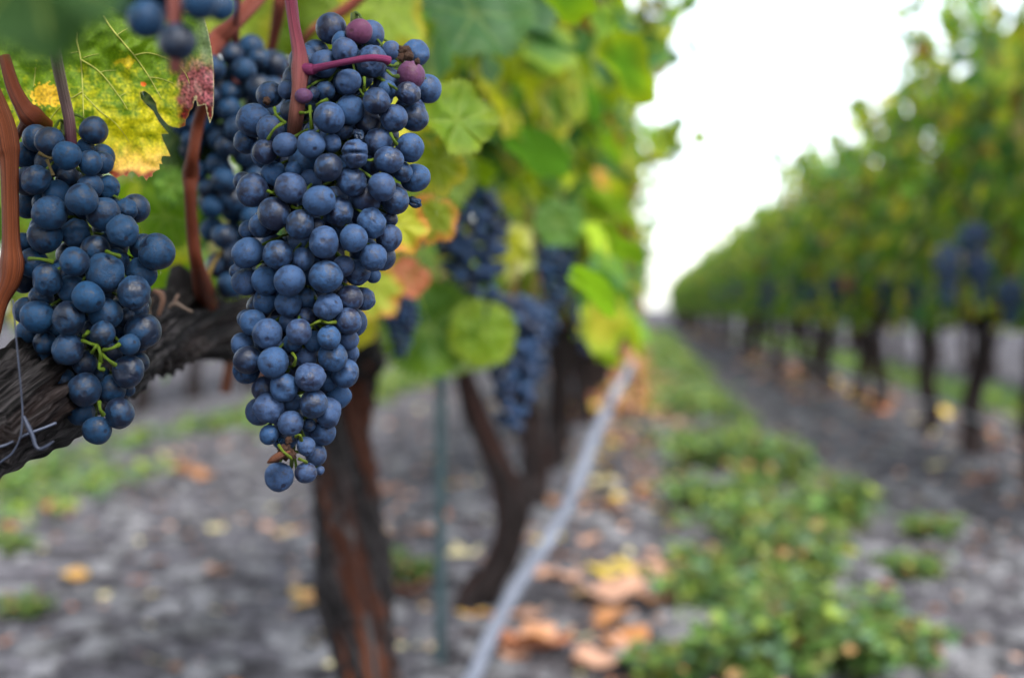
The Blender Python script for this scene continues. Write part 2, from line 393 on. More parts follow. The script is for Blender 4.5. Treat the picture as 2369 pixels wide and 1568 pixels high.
# ------------------------------------------------------------------ berries
def sphere(nu, nv):
    V = [(0, 0, 1)]
    for j in range(1, nv):
        ph = math.pi * j / nv
        for i in range(nu):
            a = 2 * math.pi * i / nu; V.append((math.sin(ph) * math.cos(a), math.sin(ph) * math.sin(a), math.cos(ph)))
    V.append((0, 0, -1)); Fc = []
    for i in range(nu): Fc.append((0, 1 + i, 1 + (i + 1) % nu))
    for j in range(nv - 2):
        for i in range(nu):
            a = 1 + j * nu + i; b = 1 + j * nu + (i + 1) % nu
            Fc.append((a, a + nu, b + nu, b))
    l = len(V) - 1; s = 1 + (nv - 2) * nu
    for i in range(nu): Fc.append((s + i, l, s + (i + 1) % nu))
    return np.array(V), Fc
SPH_HI = sphere(36, 24); SPH_LO = sphere(16, 11)
def berry_mesh(seed, kind, mat):
    rng = random.Random(seed); V, Fc = SPH_HI; W = V.copy(); o = Vector((seed * 7.3, 1.1, 2.2))
    dent = Vector((rng.gauss(0, 1), rng.gauss(0, 1), rng.uniform(.1, 1))).normalized()
    for i, v in enumerate(V):
        q = Vector(v); r = 1 + 0.085 * noise.noise(q * 0.9 + o)
        if kind == 'dent':
            d = q.dot(dent); r -= .16 * math.exp(-((d - 1) / .10) ** 2) ; r += .03 * noise.noise(q * 3 + o)
        if kind == 'wrinkled':
            r += .10 * noise.noise(q * 1.8 + o) - .10 * abs(noise.noise(Vector((q.x * 5, q.y * 5, q.z * 2)) + o))
        if kind == 'raisin':
            r = .92 + .28 * noise.noise(q * 1.5 + o) - .42 * abs(noise.noise(Vector((q.x * 3.5, q.y * 3.5, q.z * 1.2)) + o))
        if kind == 'split':
            r -= .30 * math.exp(-(q.y / .09) ** 2) * max(0, q.z + .4); r += .10 * noise.noise(q * 2.2 + o) - .09 * abs(noise.noise(Vector((q.x * 6, q.y * 3, q.z * 3)) + o))
        W[i] = v * r
    W[:, 2] *= rng.uniform(.97, 1.06)
    # shallow pit at the scar
    for i, v in enumerate(V):
        if v[2] > .97: W[i] *= 1 - .035 * (v[2] - .97) / .03
    mb = MB(); mb.add(W, Fc, None, V, 0)
    return mb.mesh('berry', mat)
BV = [berry_mesh(i, 'round', M_BERRY) for i in range(1, 7)]
BD = [berry_mesh(10 + i, 'dent', M_BERRY) for i in range(3)]
BW = [berry_mesh(20 + i, 'wrinkled', M_BERRY) for i in range(2)]
BR = [berry_mesh(30 + i, 'raisin', M_BERRY_DIM) for i in range(2)]
BS = berry_mesh(41, 'split', M_BERRY)
BP = [berry_mesh(50 + i, 'round', M_PURPLE) for i in range(2)]
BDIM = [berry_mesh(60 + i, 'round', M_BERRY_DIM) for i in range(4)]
def dimset(lst, mat):
    out = []
    for m in lst:
        c = m.copy(); c.materials.clear(); c.materials.append(mat); out.append(c)
    return out
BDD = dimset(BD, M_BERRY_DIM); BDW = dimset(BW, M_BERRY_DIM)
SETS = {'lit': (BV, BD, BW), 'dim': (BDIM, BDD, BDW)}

def relax(items, axis, iters=80):
    """items: [x, y, r, d, layer]; push overlapping berries apart along the line of sight, keeping their order"""
    for _ in range(iters):
        moved = 0
        pos = [P(x, y, d) for x, y, r, d, l in items]; rad = [r * d / F for x, y, r, d, l in items]
        for i in range(len(items)):
            for j in range(i + 1, len(items)):
                if abs(items[i][0] - items[j][0]) > items[i][2] + items[j][2]: continue
                dv = (pos[i] - pos[j]).length; need = .95 * (rad[i] + rad[j])
                if dv < need:
                    a, b = (i, j) if (items[i][3] + items[i][4] * .003) <= (items[j][3] + items[j][4] * .003) else (j, i)
                    s = min(.0012, (need - dv) * .6 + .0002)
                    items[a][3] -= s * .25; items[b][3] += s * .75; moved += 1
                    pos[a] = P(*items[a][:2], items[a][3]); pos[b] = P(*items[b][:2], items[b][3])
        if not moved: break
    return items

def px_cluster(name, label, cat, group, berries, d0, prof, look, seed, stem_pts, fillers=40, root=None, flat=.75):
    """a cluster whose visible berries were measured (pixel centre, radius, layer) and given their own depth and size"""
    rng = random.Random(seed)
    py = [p[0] for p in prof]
    def xc(y): return np.interp(y, py, [p[1] for p in prof]), np.interp(y, py, [p[2] for p in prof])
    items = []; kinds = []
    for b in berries:
        x, y, r, l = b[:4]; c, wd = xc(y); u = max(-1, min(1, (x - c) / wd))
        off = -math.sqrt(1 - u * u) * wd * flat + l * 1.25 * r
        items.append([x, y, r, d0 + off * d0 / F, l]); kinds.append(b[4] if len(b) > 4 else '')
    relax(items, None)
    e = empty(name, stem_pts[0][0]); base = Vector(stem_pts[0][0])
    tag(e, label, cat, group)
    sets = SETS[look]
    order = sorted(range(len(items)), key=lambda i: (items[i][4], -items[i][2]))
    single = set(order[:98])
    ax = [(P(p[1], p[0], d0 + .004)) for p in prof]
    stuff = MB(); stem = MB(); placed = []
    def axis_pt(y): return P(xc(y)[0], y - 18, d0 + .004)
    for i, (x, y, r, d, l) in enumerate(items):
        p = P(x, y, d); rad = r * d / F; placed.append((p, rad))
        out = (p - axis_pt(y)).normalized() + Vector((rng.gauss(0, .9), rng.gauss(0, .7), rng.gauss(-.35, .8)))
        q = out.to_track_quat('Z', 'Y')
        k = kinds[i]
        me = {'p': rng.choice(BP), 'R': rng.choice(BR), 'S': BS, 'd': rng.choice(sets[1]), 'w': rng.choice(sets[2])}.get(k) or (rng.choice(sets[0]) if rng.random() < .82 else rng.choice(sets[1] + sets[2]))
        if i in single:
            sc = (rad * rng.uniform(.95, 1.04), rad * rng.uniform(.95, 1.04), rad * rng.uniform(.97, 1.06))
            if k == 'R': sc = (rad * .8, rad * .8, rad * 1.25)
            o = link('berry' if k not in 'RS' or not k else 'shrivelled_berry', me, e, p - base, sc, q)
            if k == 'p': o['label'] = 'purple berry'
            if k == 'S': o['label'] = 'split shrivelled berry'
            if k == 'R': o['label'] = 'small dried berry'
        else:
            V, Fc = SPH_LO; stuff.add([p - base + (q @ Vector(v)) * rad for v in V], Fc, None, V, rng.random())
        tgt = axis_pt(y - 25)
        st = p - out.normalized() * rad * .9
        midp = st * .5 + tgt * .5 + Vector((0, 0, .003))
        if k != 'R': tube(stem, [st - base, midp - base, tgt - base], [.0008, .0006, .001], 6, (.045, .075, .008), rings=6)
    n = 0; tries = 0
    while n < fillers and tries < 6000:
        tries += 1
        y = rng.uniform(py[0] + 20, py[-1] - 110); c, wd = xc(y); u = rng.uniform(-.85, .85); v = rng.uniform(-.35, .9)
        if u * u + v * v > .8: continue
        d = d0 + v * wd * .8 * d0 / F; p = P(c + u * wd, y, d); rad = rng.uniform(.0062, .0078)
        if any((p - a).length < .9 * (rad + b) for a, b in placed): continue
        placed.append((p, rad)); n += 1
        V, Fc = SPH_LO; stuff.add([p - base + Vector(v) * rad for v in V], Fc, None, V, rng.random())
    o = link('berries_behind', stuff.mesh('berries_behind', M_BERRY if look == 'lit' else M_BERRY_DIM), e); tag(o, kind='stuff')
    ap = [axis_pt(y) - base for y in np.linspace(py[0] + 10, py[-1] - 30, 10)]
    tube(stem, ap, list(np.linspace(.0022, .001, 10)), 8, (.05, .07, .012))
    link('rachis', stem.mesh('rachis', M_GREENSTEM), e)
    pm = MB()
    tube(pm, [Vector(s[0]) - base for s in stem_pts], [s[1] for s in stem_pts], 16, lambda u: tuple(np.array(stem_pts[0][2]) * (1 - u) + np.array(stem_pts[-1][2]) * u), rings=40)
    link('peduncle', pm.mesh('peduncle', M_STEM), e)
    return e, base

# measured berries, first block in the first close-up's pixels, second block in the second's
def cv(lst, ox, oy, k): return [(ox + b[0] * k, oy + b[1] * k, b[2] * k) + tuple(b[3:]) for b in lst]
A1 = [(1004,198,80,0,'p'),(893,258,62,1),(914,313,78,0),(1083,385,104,1),(785,398,86,1),(1203,314,60,1),(1352,332,86,1),(1326,467,86,0,'p'),(1425,550,89,1),(1311,580,76,0),
 (940,508,80,0,'d'),(1112,628,86,0,'d'),(945,682,88,1),(795,565,62,2),(730,505,60,2),(1222,735,85,0,'d'),(1342,728,88,1),(448,588,83,1),(662,597,50,0,'p'),(715,580,45,2),
 (358,750,106,0,'d'),(816,732,98,0),(420,942,78,0),(546,900,76,0),(706,898,87,0),(838,890,60,1),(302,878,76,1),(815,1038,90,0),(980,955,88,0,'S'),(1000,840,50,1,'R'),
 (1122,882,86,1),(1318,917,92,0),(1188,992,91,0),(1275,1068,63,1),(1352,1104,90,1),(955,1124,94,0,'w'),(1148,1158,92,0),(480,1080,80,1),(345,1180,100,0,'d'),(583,1168,95,0),
 (700,1125,78,2),(758,1245,97,0),(1225,1240,92,1),(1350,1253,44,0,'R'),(480,1322,101,0),(640,1392,91,0),(880,1315,92,1,'w'),(1080,1385,95,0,'w'),(1190,1475,82,1),(1045,1235,90,1),
 (395,1400,78,1),(318,1425,60,2),(785,1500,98,0,'d'),(970,1478,86,0),(1200,1360,46,2),(740,1400,52,1),(600,1050,52,2),(655,1000,92,2),(285,1125,62,2),(560,560,60,2),(590,690,75,2),
 (1180,560,60,2),(1060,760,80,2),(900,800,70,2),(560,1290,70,2),(1090,1010,70,2),(900,1400,70,2)]
A2 = [(297,82,93,0),(475,92,87,0),(622,118,68,1),(1035,105,83,0,'w'),(860,160,64,1),(940,195,77,1),(1035,215,46,2),(757,222,101,0),(543,245,93,0),(405,245,84,1),(285,250,84,1),(235,190,46,2),
 (770,397,85,0,'w'),(900,348,73,1),(975,350,74,1),(535,380,80,1),(640,355,68,2),(405,365,72,2),(888,482,80,0),(598,545,76,0),(775,577,72,0),(410,555,92,0,'d'),(330,490,78,1),(290,470,56,2),(265,620,72,1),
 (300,708,86,0),(290,768,80,1),(450,722,91,0),(795,692,85,0),(890,590,60,1),(895,665,60,1),(665,810,90,0,'w'),(870,788,82,0,'d'),(765,830,66,1),(512,870,85,0,'d'),(400,880,80,1),(685,968,88,0),(830,925,77,1),
 (770,1018,82,0),(420,993,87,0),(552,1080,78,0),(738,1140,75,1,'d'),(425,1147,60,0),(640,1215,58,0,'w'),(700,1265,68,1),(483,1395,86,0,'d'),(638,1372,60,0),(722,1358,28,1),(490,1185,30,1,'R'),
 (690,600,64,2),(560,610,58,2),(545,490,66,2),(640,460,58,2),(640,700,66,2),(560,960,58,2),(660,1090,40,2),(820,300,64,2),(480,640,60,2)]
MAIN = cv(A1, 455.4, 0, .3734) + cv(A2, 455.4, 552.9, .394)
D0 = 0.662
PURP = (.145, .014, .042); BROWN = (.16, .055, .025)
def sp(zx, zy, r, c, d=D0 - .022, ox=455.4, oy=0.0): return (P(ox + zx * .3734, oy + zy * .3734, d), r, c)
main_root, mbase = px_cluster('grape_cluster', 'long sharply focused blue grape cluster hanging in the centre from a purple stem', 'grapes', 'ripe grape clusters in sharp focus', MAIN, D0,
    [(40, 820, 45), (100, 830, 120), (250, 790, 190), (420, 775, 200), (560, 740, 190), (700, 700, 155), (850, 685, 140), (980, 685, 95), (1130, 670, 55)], 'lit', 5,
    [sp(560, -180, .0031, PURP, .668), sp(582, 0, .0030, PURP, .664), sp(606, 180, .0028, PURP, .655), sp(636, 340, .0034, PURP, .648), sp(640, 430, .0042, PURP, .644), sp(632, 560, .0034, PURP, .642), sp(615, 720, .0036, (.13, .03, .03), .644), sp(596, 860, .0030, (.12, .05, .03), .655)], 130)
mb = MB(); br = [sp(640, 430, .0030, PURP, .644), sp(715, 432, .0026, PURP, .640), sp(740, 425, .0019, PURP, .639), sp(900, 390, .0015, PURP, .630), sp(1060, 362, .0016, PURP, .625), sp(1150, 366, .0017, PURP, .625), sp(1186, 378, .0021, PURP, .627)]
tube(mb, [b[0] - mbase for b in br], [b[1] for b in br], 12, (.11, .014, .052), rings=40)
link('side_stem', mb.mesh('side_stem', M_STEM), main_root)
mb = MB()     # bright green pedicels with their swollen ends, where the berries part
GP = [((480, 670), (492, 715), (545, 765)), ((440, 865), (480, 800), (540, 760)), ((700, 660), (702, 720), (712, 800)), ((640, 700), (680, 700), (705, 690)), ((1180, 400), (1215, 410), (1240, 400)), ((1180, 440), (1210, 470), (1245, 475)),
      ((1036, 485), (1038, 520), (1034, 565)), ((1200, 830), (1215, 860), (1235, 895)), ((1030, 990), (1065, 995), (1105, 990)), ((745, 655), (770, 632), (805, 622)), ((440, 1185), (465, 1195), (490, 1200)), ((590, 1280), (610, 1290), (640, 1295))]
for g in GP:
    q = [P(455.4 + a * .3734, b * .3734, .640 if i != 1 else .637) - mbase for i, (a, b) in enumerate(g)]
    mb = MB(); tube(mb, q, [.0009, .0006, .0011], 8, (.065, .105, .007), rings=14); link('pedicel', mb.mesh('pedicel', M_GREENSTEM), main_root)
for g in [((660, 515), (700, 490), (730, 480)), ((740, 485), (770, 492), (812, 488)), ((560, 670), (580, 700), (570, 740)), ((580, 1160), (605, 1150), (612, 1180)), ((480, 1210), (510, 1250), (560, 1290)), ((600, 1290), (625, 1300), (640, 1310))]:
    q = [P(455.4 + a * .394, 552.9 + b * .394, .640 if i != 1 else .636) - mbase for i, (a, b) in enumerate(g)]
    mb = MB(); tube(mb, q, [.0008, .0006, .001], 8, (.075, .105, .007), rings=14); link('pedicel', mb.mesh('pedicel', M_GREENSTEM), main_root)
# dried brown remains of berries
rr = random.Random(3)
for (x, y, r, d) in [(937, 120, 14, .632), (946, 132, 10, .628), (928, 134, 9, .63), (965, 143, 7, .625), (617, 234, 9, .628), (656, 1040, 12, .64), (676, 1052, 9, .64), (640, 1062, 8, .642), (668, 1018, 8, .64), (662, 1046, 16, .648)]:
    V, Fc = SPH_LO; p = P(x, y, d) - mbase; s = r * d / F; o = Vector((x, y, 0))
    mb = MB(); mb.add([p + Vector(v) * s * (1 + .7 * noise.noise(Vector(v) * 2.2 + o)) for v in V], Fc, (.035, .016, .009), V, .3); link('dried_bit', mb.mesh('dried_bit', M_STEM), main_root)
mb = MB(); q = [P(672, 1045, .64) - mbase, P(650, 1052, .637) - mbase, P(632, 1062, .636) - mbase, P(618, 1070, .636) - mbase]
tube(mb, q, [.0008, .0017, .0016, .0004], 6, (.07, .025, .012), rings=14)
link('dried_stalk', mb.mesh('dried_stalk', M_STEM), main_root)

B1 = [(580,810,89,0),(308,880,92,0,'d'),(415,965,89,0),(560,1010,76,0),(630,1010,73,1),(530,915,58,2),(160,960,88,2),(225,1112,92,0),(350,1205,88,1),(505,1237,101,0),(560,1155,80,1),(665,1165,78,1),(310,1320,108,0),(280,1465,106,1),
 (640,1325,102,1),(785,1295,66,1),(475,1450,93,1),(760,1430,100,0,'w'),(970,1562,112,0),(590,1545,92,1),(150,1500,62,2),(260,1255,64,2),(420,1090,70,2),(690,1270,60,2)]
B2 = [(460,228,93,0),(652,295,118,0,'d'),(290,340,98,0,'d'),(450,400,92,1),(545,447,101,0),(828,420,106,0),(875,300,96,1),(650,550,105,1),(145,340,82,2),(255,450,78,2),(230,570,100,0,'d'),(425,580,102,0),(170,660,72,1),(637,672,75,0),
 (885,655,109,0),(800,740,67,0),(278,730,70,1),(418,768,98,0),(520,852,79,0),(795,908,98,0,'d'),(865,850,62,1),(525,1018,103,0),(395,960,72,1),(690,1015,90,1),(795,1020,42,2),(505,1160,88,1),(742,1165,94,0,'d'),(600,1270,88,0),
 (470,500,70,2),(780,570,58,2),(860,520,64,2),(350,640,70,2),(620,930,60,2),(700,780,66,2)]
LEFTB = cv(B1, 0, 0, .3734) + cv(B2, 0, 520.4, .3734)
def spl(zx, zy, r, c, d): return (P(zx * .3734, zy * .3734, d), r, c)
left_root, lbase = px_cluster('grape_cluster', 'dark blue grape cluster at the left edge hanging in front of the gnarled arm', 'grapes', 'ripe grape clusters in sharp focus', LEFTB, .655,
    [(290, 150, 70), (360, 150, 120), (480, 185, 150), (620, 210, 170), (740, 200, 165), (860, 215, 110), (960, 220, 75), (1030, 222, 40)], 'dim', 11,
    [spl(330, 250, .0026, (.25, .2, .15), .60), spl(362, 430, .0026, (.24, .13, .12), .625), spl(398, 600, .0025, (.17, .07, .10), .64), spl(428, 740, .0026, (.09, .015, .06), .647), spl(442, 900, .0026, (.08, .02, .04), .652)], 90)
mb = MB()
for g in [((600, 740), (620, 790), (625, 850)), ((640, 775), (690, 765), (740, 740)), ((630, 800), (670, 835), (715, 868)), ((510, 715), (560, 735), (610, 750)), ((570, 790), (590, 760), (605, 740)), ((620, 850), (615, 890), (640, 895)), ((615, 1095), (620, 1140), (640, 1175)), ((180, 210), (250, 212), (330, 230)), ((660, 165), (700, 180), (740, 195)), ((520, 690), (535, 675), (545, 665))]:
    q = [P(a * .3734, 520.4 + b * .3734, .631 if i != 1 else .628) - lbase for i, (a, b) in enumerate(g)]
    mb = MB(); tube(mb, q, [.001, .0007, .0012], 8, (.055, .09, .005), rings=14); link('pedicel', mb.mesh('pedicel', M_GREENSTEM), left_root)
for g in [((240, 950), (290, 975), (320, 985)), ((290, 990), (310, 1040), (330, 1090))]:
    q = [P(a * .3734, b * .3734, .63) - lbase for (a, b) in g]; mb = MB(); tube(mb, q, [.001, .0006, .0009], 8, (.05, .035, .01), rings=14); link('pedicel', mb.mesh('pedicel', M_GREENSTEM), left_root)

# ------------------------------------------------------------------ generated clusters (out of focus)
def gen_positions(L, W, n, rng, r=.0074):
    out = []; t = 0
    while len(out) < n and t < 9000:
        t += 1; z = -rng.random() ** 1.15 * L
        u = -z / L; wd = W * (math.sin(min(1, u * 3.2 + .28) * math.pi / 2)) * (1 - .72 * max(0, u - .3) / .7)
        a = rng.uniform(0, 6.283); q = math.sqrt(rng.uniform(.25, 1)) * wd
        p = Vector((math.cos(a) * q, math.sin(a) * q, z)); rad = r * rng.uniform(.85, 1.12)
        if all((p - b).length > .86 * (rad + c) for b, c in out): out.append((p, rad))
    return out
def gen_cluster_mesh(L, W, n, seed, r=.0085):
    rng = random.Random(seed); mb = MB(); V, Fc = SPH_LO
    for p, rad in gen_positions(L, W, n, rng, r):
        mb.add([p + Vector(v) * rad for v in V], Fc, None, V, rng.random())
    return mb.mesh('berry_bunch', M_BERRY)
def simple_stem(h=.05, r=.0025, L=.12):
    mb = MB(); tube(mb, [Vector((0.006, 0.004, h)), Vector((0.002, 0, h * .4)), Vector((0, 0, 0)), Vector((0, 0, -L * .6))], [r, r, r, r * .6], 7, (.15, .10, .03)); return mb.mesh('peduncle', M_STEM)
STEM = simple_stem()
# sharp-ish cluster behind the main one and the blurred one close to the lens: berries as parts
def part_cluster(label, pts, top, look, stem_from, group=None):
    e = empty('grape_cluster', top); tag(e, label, 'grapes', group); rng = random.Random(len(pts))
    for p, rad in pts:
        q = Vector((rng.gauss(0, 1), rng.gauss(0, 1), rng.gauss(0, 1))).to_track_quat('Z', 'Y')
        link('berry', rng.choice(SETS[look][0]), e, p - top, rad, q)
    mb = MB(); tube(mb, [stem_from - top, (stem_from - top) * .5, Vector((0, 0, 0)), Vector((0, 0, -.03))], [.003, .0028, .0026, .002], 8, (.17, .05, .04)); link('peduncle', mb.mesh('peduncle', M_STEM), e)
    return e
rng = random.Random(77)
top = P(545, 105, .93)
pts = [(top + p, r) for p, r in gen_positions(.160, .037, 96, rng, .0082)]
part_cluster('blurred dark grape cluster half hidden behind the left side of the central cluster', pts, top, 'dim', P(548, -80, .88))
top = P(405, -60, .43)
pts = [(P(x * .3734, y * .3734, d), r * .3734 * d / F) for x, y, r, d in [(1100, 262, 122, .43), (905, 120, 118, .44), (780, 15, 92, .445), (1235, 10, 118, .425), (1370, 45, 90, .44), (1030, 20, 100, .45), (1120, -120, 120, .44), (880, -100, 110, .44), (1300, -130, 120, .445), (1000, -240, 120, .44)]]
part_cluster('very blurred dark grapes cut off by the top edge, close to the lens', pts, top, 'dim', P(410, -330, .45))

# ------------------------------------------------------------------ nearest vine: trunk, arm, canes, leaves
vine0 = empty('grapevine', (P(905, 1900, 2.0).x, 2.0, 0.0)); vb = vine0.location.copy()
tag(vine0, 'nearest old vine, its thick rust streaked trunk left of the green stake', 'vine', 'grapevines along the left row')
mb = MB()
tp = [(835, 800, 46), (795, 905, 60), (788, 1000, 60), (800, 1130, 66), (815, 1300, 68), (850, 1568, 62), (880, 1720, 66), (900, 1850, 85)]
pp = [P(x, y, 2.0) - vb for x, y, r in tp]; pp.append(Vector((pp[-1].x, pp[-1].y, -.03)))
tube(mb, pp, [r * 1.12 * 2.0 / F for x, y, r in tp] + [.062], 40, None, .28, 2.3, 130, 5.0)
link('trunk', mb.mesh('trunk', M_BARK), vine0)
rs = random.Random(8)
for k in range(16):
    y0 = rs.uniform(900, 1500); L = rs.uniform(140, 420); a0 = rs.uniform(-.9, .9); g = []
    for u in np.linspace(0, 1, 6):
        yy = y0 + L * u; cxx = np.interp(yy, [t[1] for t in tp], [t[0] for t in tp]); hw = np.interp(yy, [t[1] for t in tp], [t[2] for t in tp]); a = a0 + .5 * (u - .5) + rs.gauss(0, .05)
        off = .95 + .10 * abs(u - .5) * 2 + rs.gauss(0, .03)
        g.append(P(cxx + math.sin(a) * hw * off, yy, 2.0 - math.cos(a) * hw * off * 2.0 / F) - vb)
    mb = MB(); tube(mb, g, [.001, .0045, .006, .006, .004, .001], 8, rs.choice([(.05, .045, .045), (.10, .03, .012), (.03, .026, .026), (.08, .07, .068)]), .25, k * 1.3, 30)
    link('bark_strip', mb.mesh('bark_strip', M_STEM), vine0)
mb = MB()
ar = [(-90, 1010, 125, .60), (-20, 965, 122, .62), (80, 912, 112, .66), (200, 850, 98, .74), (330, 775, 88, .86), (470, 742, 78, 1.02), (600, 745, 72, 1.25), (740, 775, 66, 1.62), (835, 830, 52, 2.0)]
tube(mb, [P(x, y, d) - vb for x, y, r, d in ar], [r * d / F for x, y, r, d in ar], 96, None, .36, 9.1, 420, 3.5)
kn = [(430, 742, 40, .98), (425, 690, 36, .96), (415, 640, 26, .95), (405, 615, 12, .95)]
tube(mb, [P(x, y, d) - vb for x, y, r, d in kn], [r * d / F for x, y, r, d in kn], 24, None, .3, 4.7, 40)
kn = [(475, 700, 26, .99), (468, 670, 22, .98), (455, 655, 12, .98)]
tube(mb, [P(x, y, d) - vb for x, y, r, d in kn], [r * d / F for x, y, r, d in kn], 20, None, .3, 5.7, 30)
link('cordon', mb.mesh('cordon', M_ARM), vine0)
mb = MB()
for g, c in [([(355, 672, 5), (372, 680, 7), (376, 700, 6), (366, 730, 4)], (.28, .15, .10)), ([(390, 712, 3), (405, 702, 6), (425, 712, 4), (445, 722, 3)], (.25, .18, .14)), ([(400, 705, 4), (408, 690, 5), (412, 680, 3)], (.25, .16, .12)), ([(352, 690, 3), (345, 715, 3), (350, 745, 2)], (.2, .15, .11)), ([(352, 840, 6), (354, 868, 3), (355, 880, 1)], (.03, .025, .025)), ([(390, 835, 5), (394, 855, 2), (394, 862, 1)], (.03, .025, .025))]:
    mb = MB(); tube(mb, [P(x, y, .80) - vb for x, y, r in g], [r * .80 / F for x, y, r in g], 8, tuple(q * .5 for q in c), .2, 1.2, 20); link('bark_shred', mb.mesh('bark_shred', M_STEM), vine0)
def cane(pts, col, label=None, knots=()):
    mb = MB(); P3 = [P(x, y, d) - vb for x, y, r, d in pts]
    tube(mb, P3, [r * d / F for x, y, r, d in pts], 22, col, .085, pts[0][0] * .013, 90)
    o = link('cane', mb.mesh('cane', M_STEM), vine0)
    if label: o['label'] = label
RUST = (.085, .018, .006); PINK = (.15, .036, .022)
cane([(10, 130, 13, .66), (30, 200, 16, .66), (55, 248, 20, .66), (72, 268, 27, .662), (95, 282, 19, .67), (118, 298, 15, .68), (150, 330, 14, .70), (170, 400, 14, .75)], RUST, 'rust brown cane across the yellowed leaf')
cane([(72, 265, 13, .664), (55, 290, 11, .67), (38, 318, 9, .68)], RUST)
cane([(-20, 210, 20, .64), (8, 290, 26, .64), (18, 345, 27, .64), (22, 375, 21, .64), (24, 460, 19, .64), (26, 560, 20, .64), (28, 610, 27, .64), (22, 650, 24, .64), (0, 700, 18, .64), (-20, 780, 18, .64), (-50, 900, 18, .63)], (.10, .024, .007), 'rust brown cane down the left edge')
cane([(475, 230, 13, .82), (458, 290, 14, .83), (446, 360, 14, .83), (441, 405, 19, .84), (440, 450, 14, .84), (445, 540, 14, .85), (455, 610, 16, .86), (468, 655, 22, .90), (480, 700, 24, .96)], (.095, .019, .006), 'brown upright cane between the two front clusters')
cane([(640, -60, 20, .95), (588, 4, 20, .93), (535, 62, 20, .92), (500, 98, 24, .92), (480, 150, 15, .90), (475, 230, 14, .86)], PINK)
cane([(655, -40, 14, 1.0), (648, 10, 16, 1.0), (635, 80, 12, 1.02), (612, 190, 10, 1.05), (600, 300, 10, 1.05)], PINK)
cane([(850, -20, 11, 1.1), (800, 22, 14, 1.1), (752, 50, 10, 1.1), (710, 85, 9, 1.1), (640, 200, 9, 1.15)], PINK)
cane([(480, 640, 6, .92), (500, 600, 5, .92), (530, 560, 4, .92)], (.18, .12, .03))
cane([(560, 735, 20, 1.15), (530, 690, 18, 1.12), (505, 655, 14, 1.1)], (.12, .04, .025))

def big_leaf(cx, cy, d, size_px, rot, tilt, yawt, col, edge, seed, lob=.9, label=None, warm_edge=None, mat=None):
    """a single vine leaf: toothed, veined, cupped; rot turns the tip from straight down, tilt / yawt turn it off the view axis"""
    rng = random.Random(seed); p0 = P(cx, cy, d); size = size_px * d / F
    n = (-fwd + rgt * yawt + upv * tilt).normalized(); t = (-upv * math.cos(rot) + rgt * math.sin(rot)); t = (t - n * t.dot(n)).normalized(); s = n.cross(t)
    res = 150; th, rr = outline(res, .17, rng, lob * .45); rings = 14
    V = []; O = []; C = []; cup = rng.uniform(-.25, .25); wav = rng.uniform(.03, .09); ph = rng.uniform(0, 6); so_ = rng.uniform(0, 40)
    col = np.array(col); edge = np.array(edge)
    for j in range(rings + 1):
        f = j / rings
        for a, r in zip(th, rr):
            x = math.sin(a) * r * f; y = math.cos(a) * r * f - .25
            vein = min(abs(a - v) for v in (0, .95, -.95, 1.95, -1.95)) * f * r
            z = cup * (x * x + y * y) + wav * math.sin(a * 5 + ph) * f ** 2 + .05 * min(1, vein * 6) + .06 * noise.noise(Vector((x * 3 + so_, y * 3, 0)))
            V.append(p0 - vb + (s * x + t * y + n * z) * size)
            O.append((x + so_, y, so_))
            k = max(0, min(1, (f - .62) / .38 + .9 * noise.noise(Vector((x * 2.5 + so_, y * 2.5, 5)))))
            c = col * (1 - k) + edge * k
            if vein < .022 * (1.2 - f): c = c * .75 + np.array((.24, .28, .06)) * .25
            if warm_edge is not None and f > .9: c = c * .3 + np.array(warm_edge) * .7
            C.append(c)
    Fc = [(j * res + i, j * res + i + 1, (j + 1) * res + i + 1, (j + 1) * res + i) for j in range(rings) for i in range(res - 1)]
    mb = MB(); mb.add(V, Fc, np.array(C), np.array(O))
    o = link('leaf', mb.mesh('leaf', mat or M_LEAF), vine0)
    if label: o['label'] = label
    return o
YG = (.15, .21, .006); G1 = (.06, .14, .015); G2 = (.035, .09, .03); YY = (.30, .26, .012); OR = (.42, .16, .03); RD = (.28, .03, .02)
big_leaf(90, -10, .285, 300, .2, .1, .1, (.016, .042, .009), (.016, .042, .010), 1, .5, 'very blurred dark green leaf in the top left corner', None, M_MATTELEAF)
big_leaf(1035, 255, .93, 130, -2.3, .25, .7, (.085, .15, .005), (.12, .17, .005), 2, .5)
big_leaf(1015, 400, .95, 105, .25, -.1, .5, (.17, .21, .006), YY, 3, .9, None, None)
big_leaf(1000, 520, .98, 85, -.3, .1, .4, (.18, .22, .006), OR, 4, .9)
big_leaf(935, 540, .92, 90, .5, .0, .2, (.30, .30, .02), OR, 5, .9, 'yellow leaf with orange tips behind the central cluster')
big_leaf(1000, 795, 1.72, 160, .3, .1, .1, (.05, .115, .012), (.085, .16, .008), 6, .2)
big_leaf(1112, 795, 1.72, 115, -.2, .1, .3, (.12, .20, .005), (.14, .2, .006), 7, .3)
big_leaf(1175, 600, 1.95, 95, .2, .0, -.3, (.30, .30, .02), (.34, .36, .14), 8, .8)
big_leaf(1285, 530, 2.0, 85, -.4, .2, .2, (.05, .115, .012), G1, 9, .6)
big_leaf(370, 520, .98, 110, -.6, .1, .5, (.085, .17, .004), (.11, .19, .005), 10, .5)
big_leaf(560, 60, 1.15, 150, .6, .2, .2, (.20, .26, .02), YY, 12, .8)
big_leaf(760, 40, 1.2, 140, -.4, .3, .1, (.15, .22, .02), YG, 13, .8)
big_leaf(890, 60, 1.15, 150, .1, .2, .4, (.17, .24, .02), YY, 14, .8)
big_leaf(1080, 60, 1.35, 190, -.5, .5, .4, (.05, .12, .045), (.05, .12, .03), 15, .7)
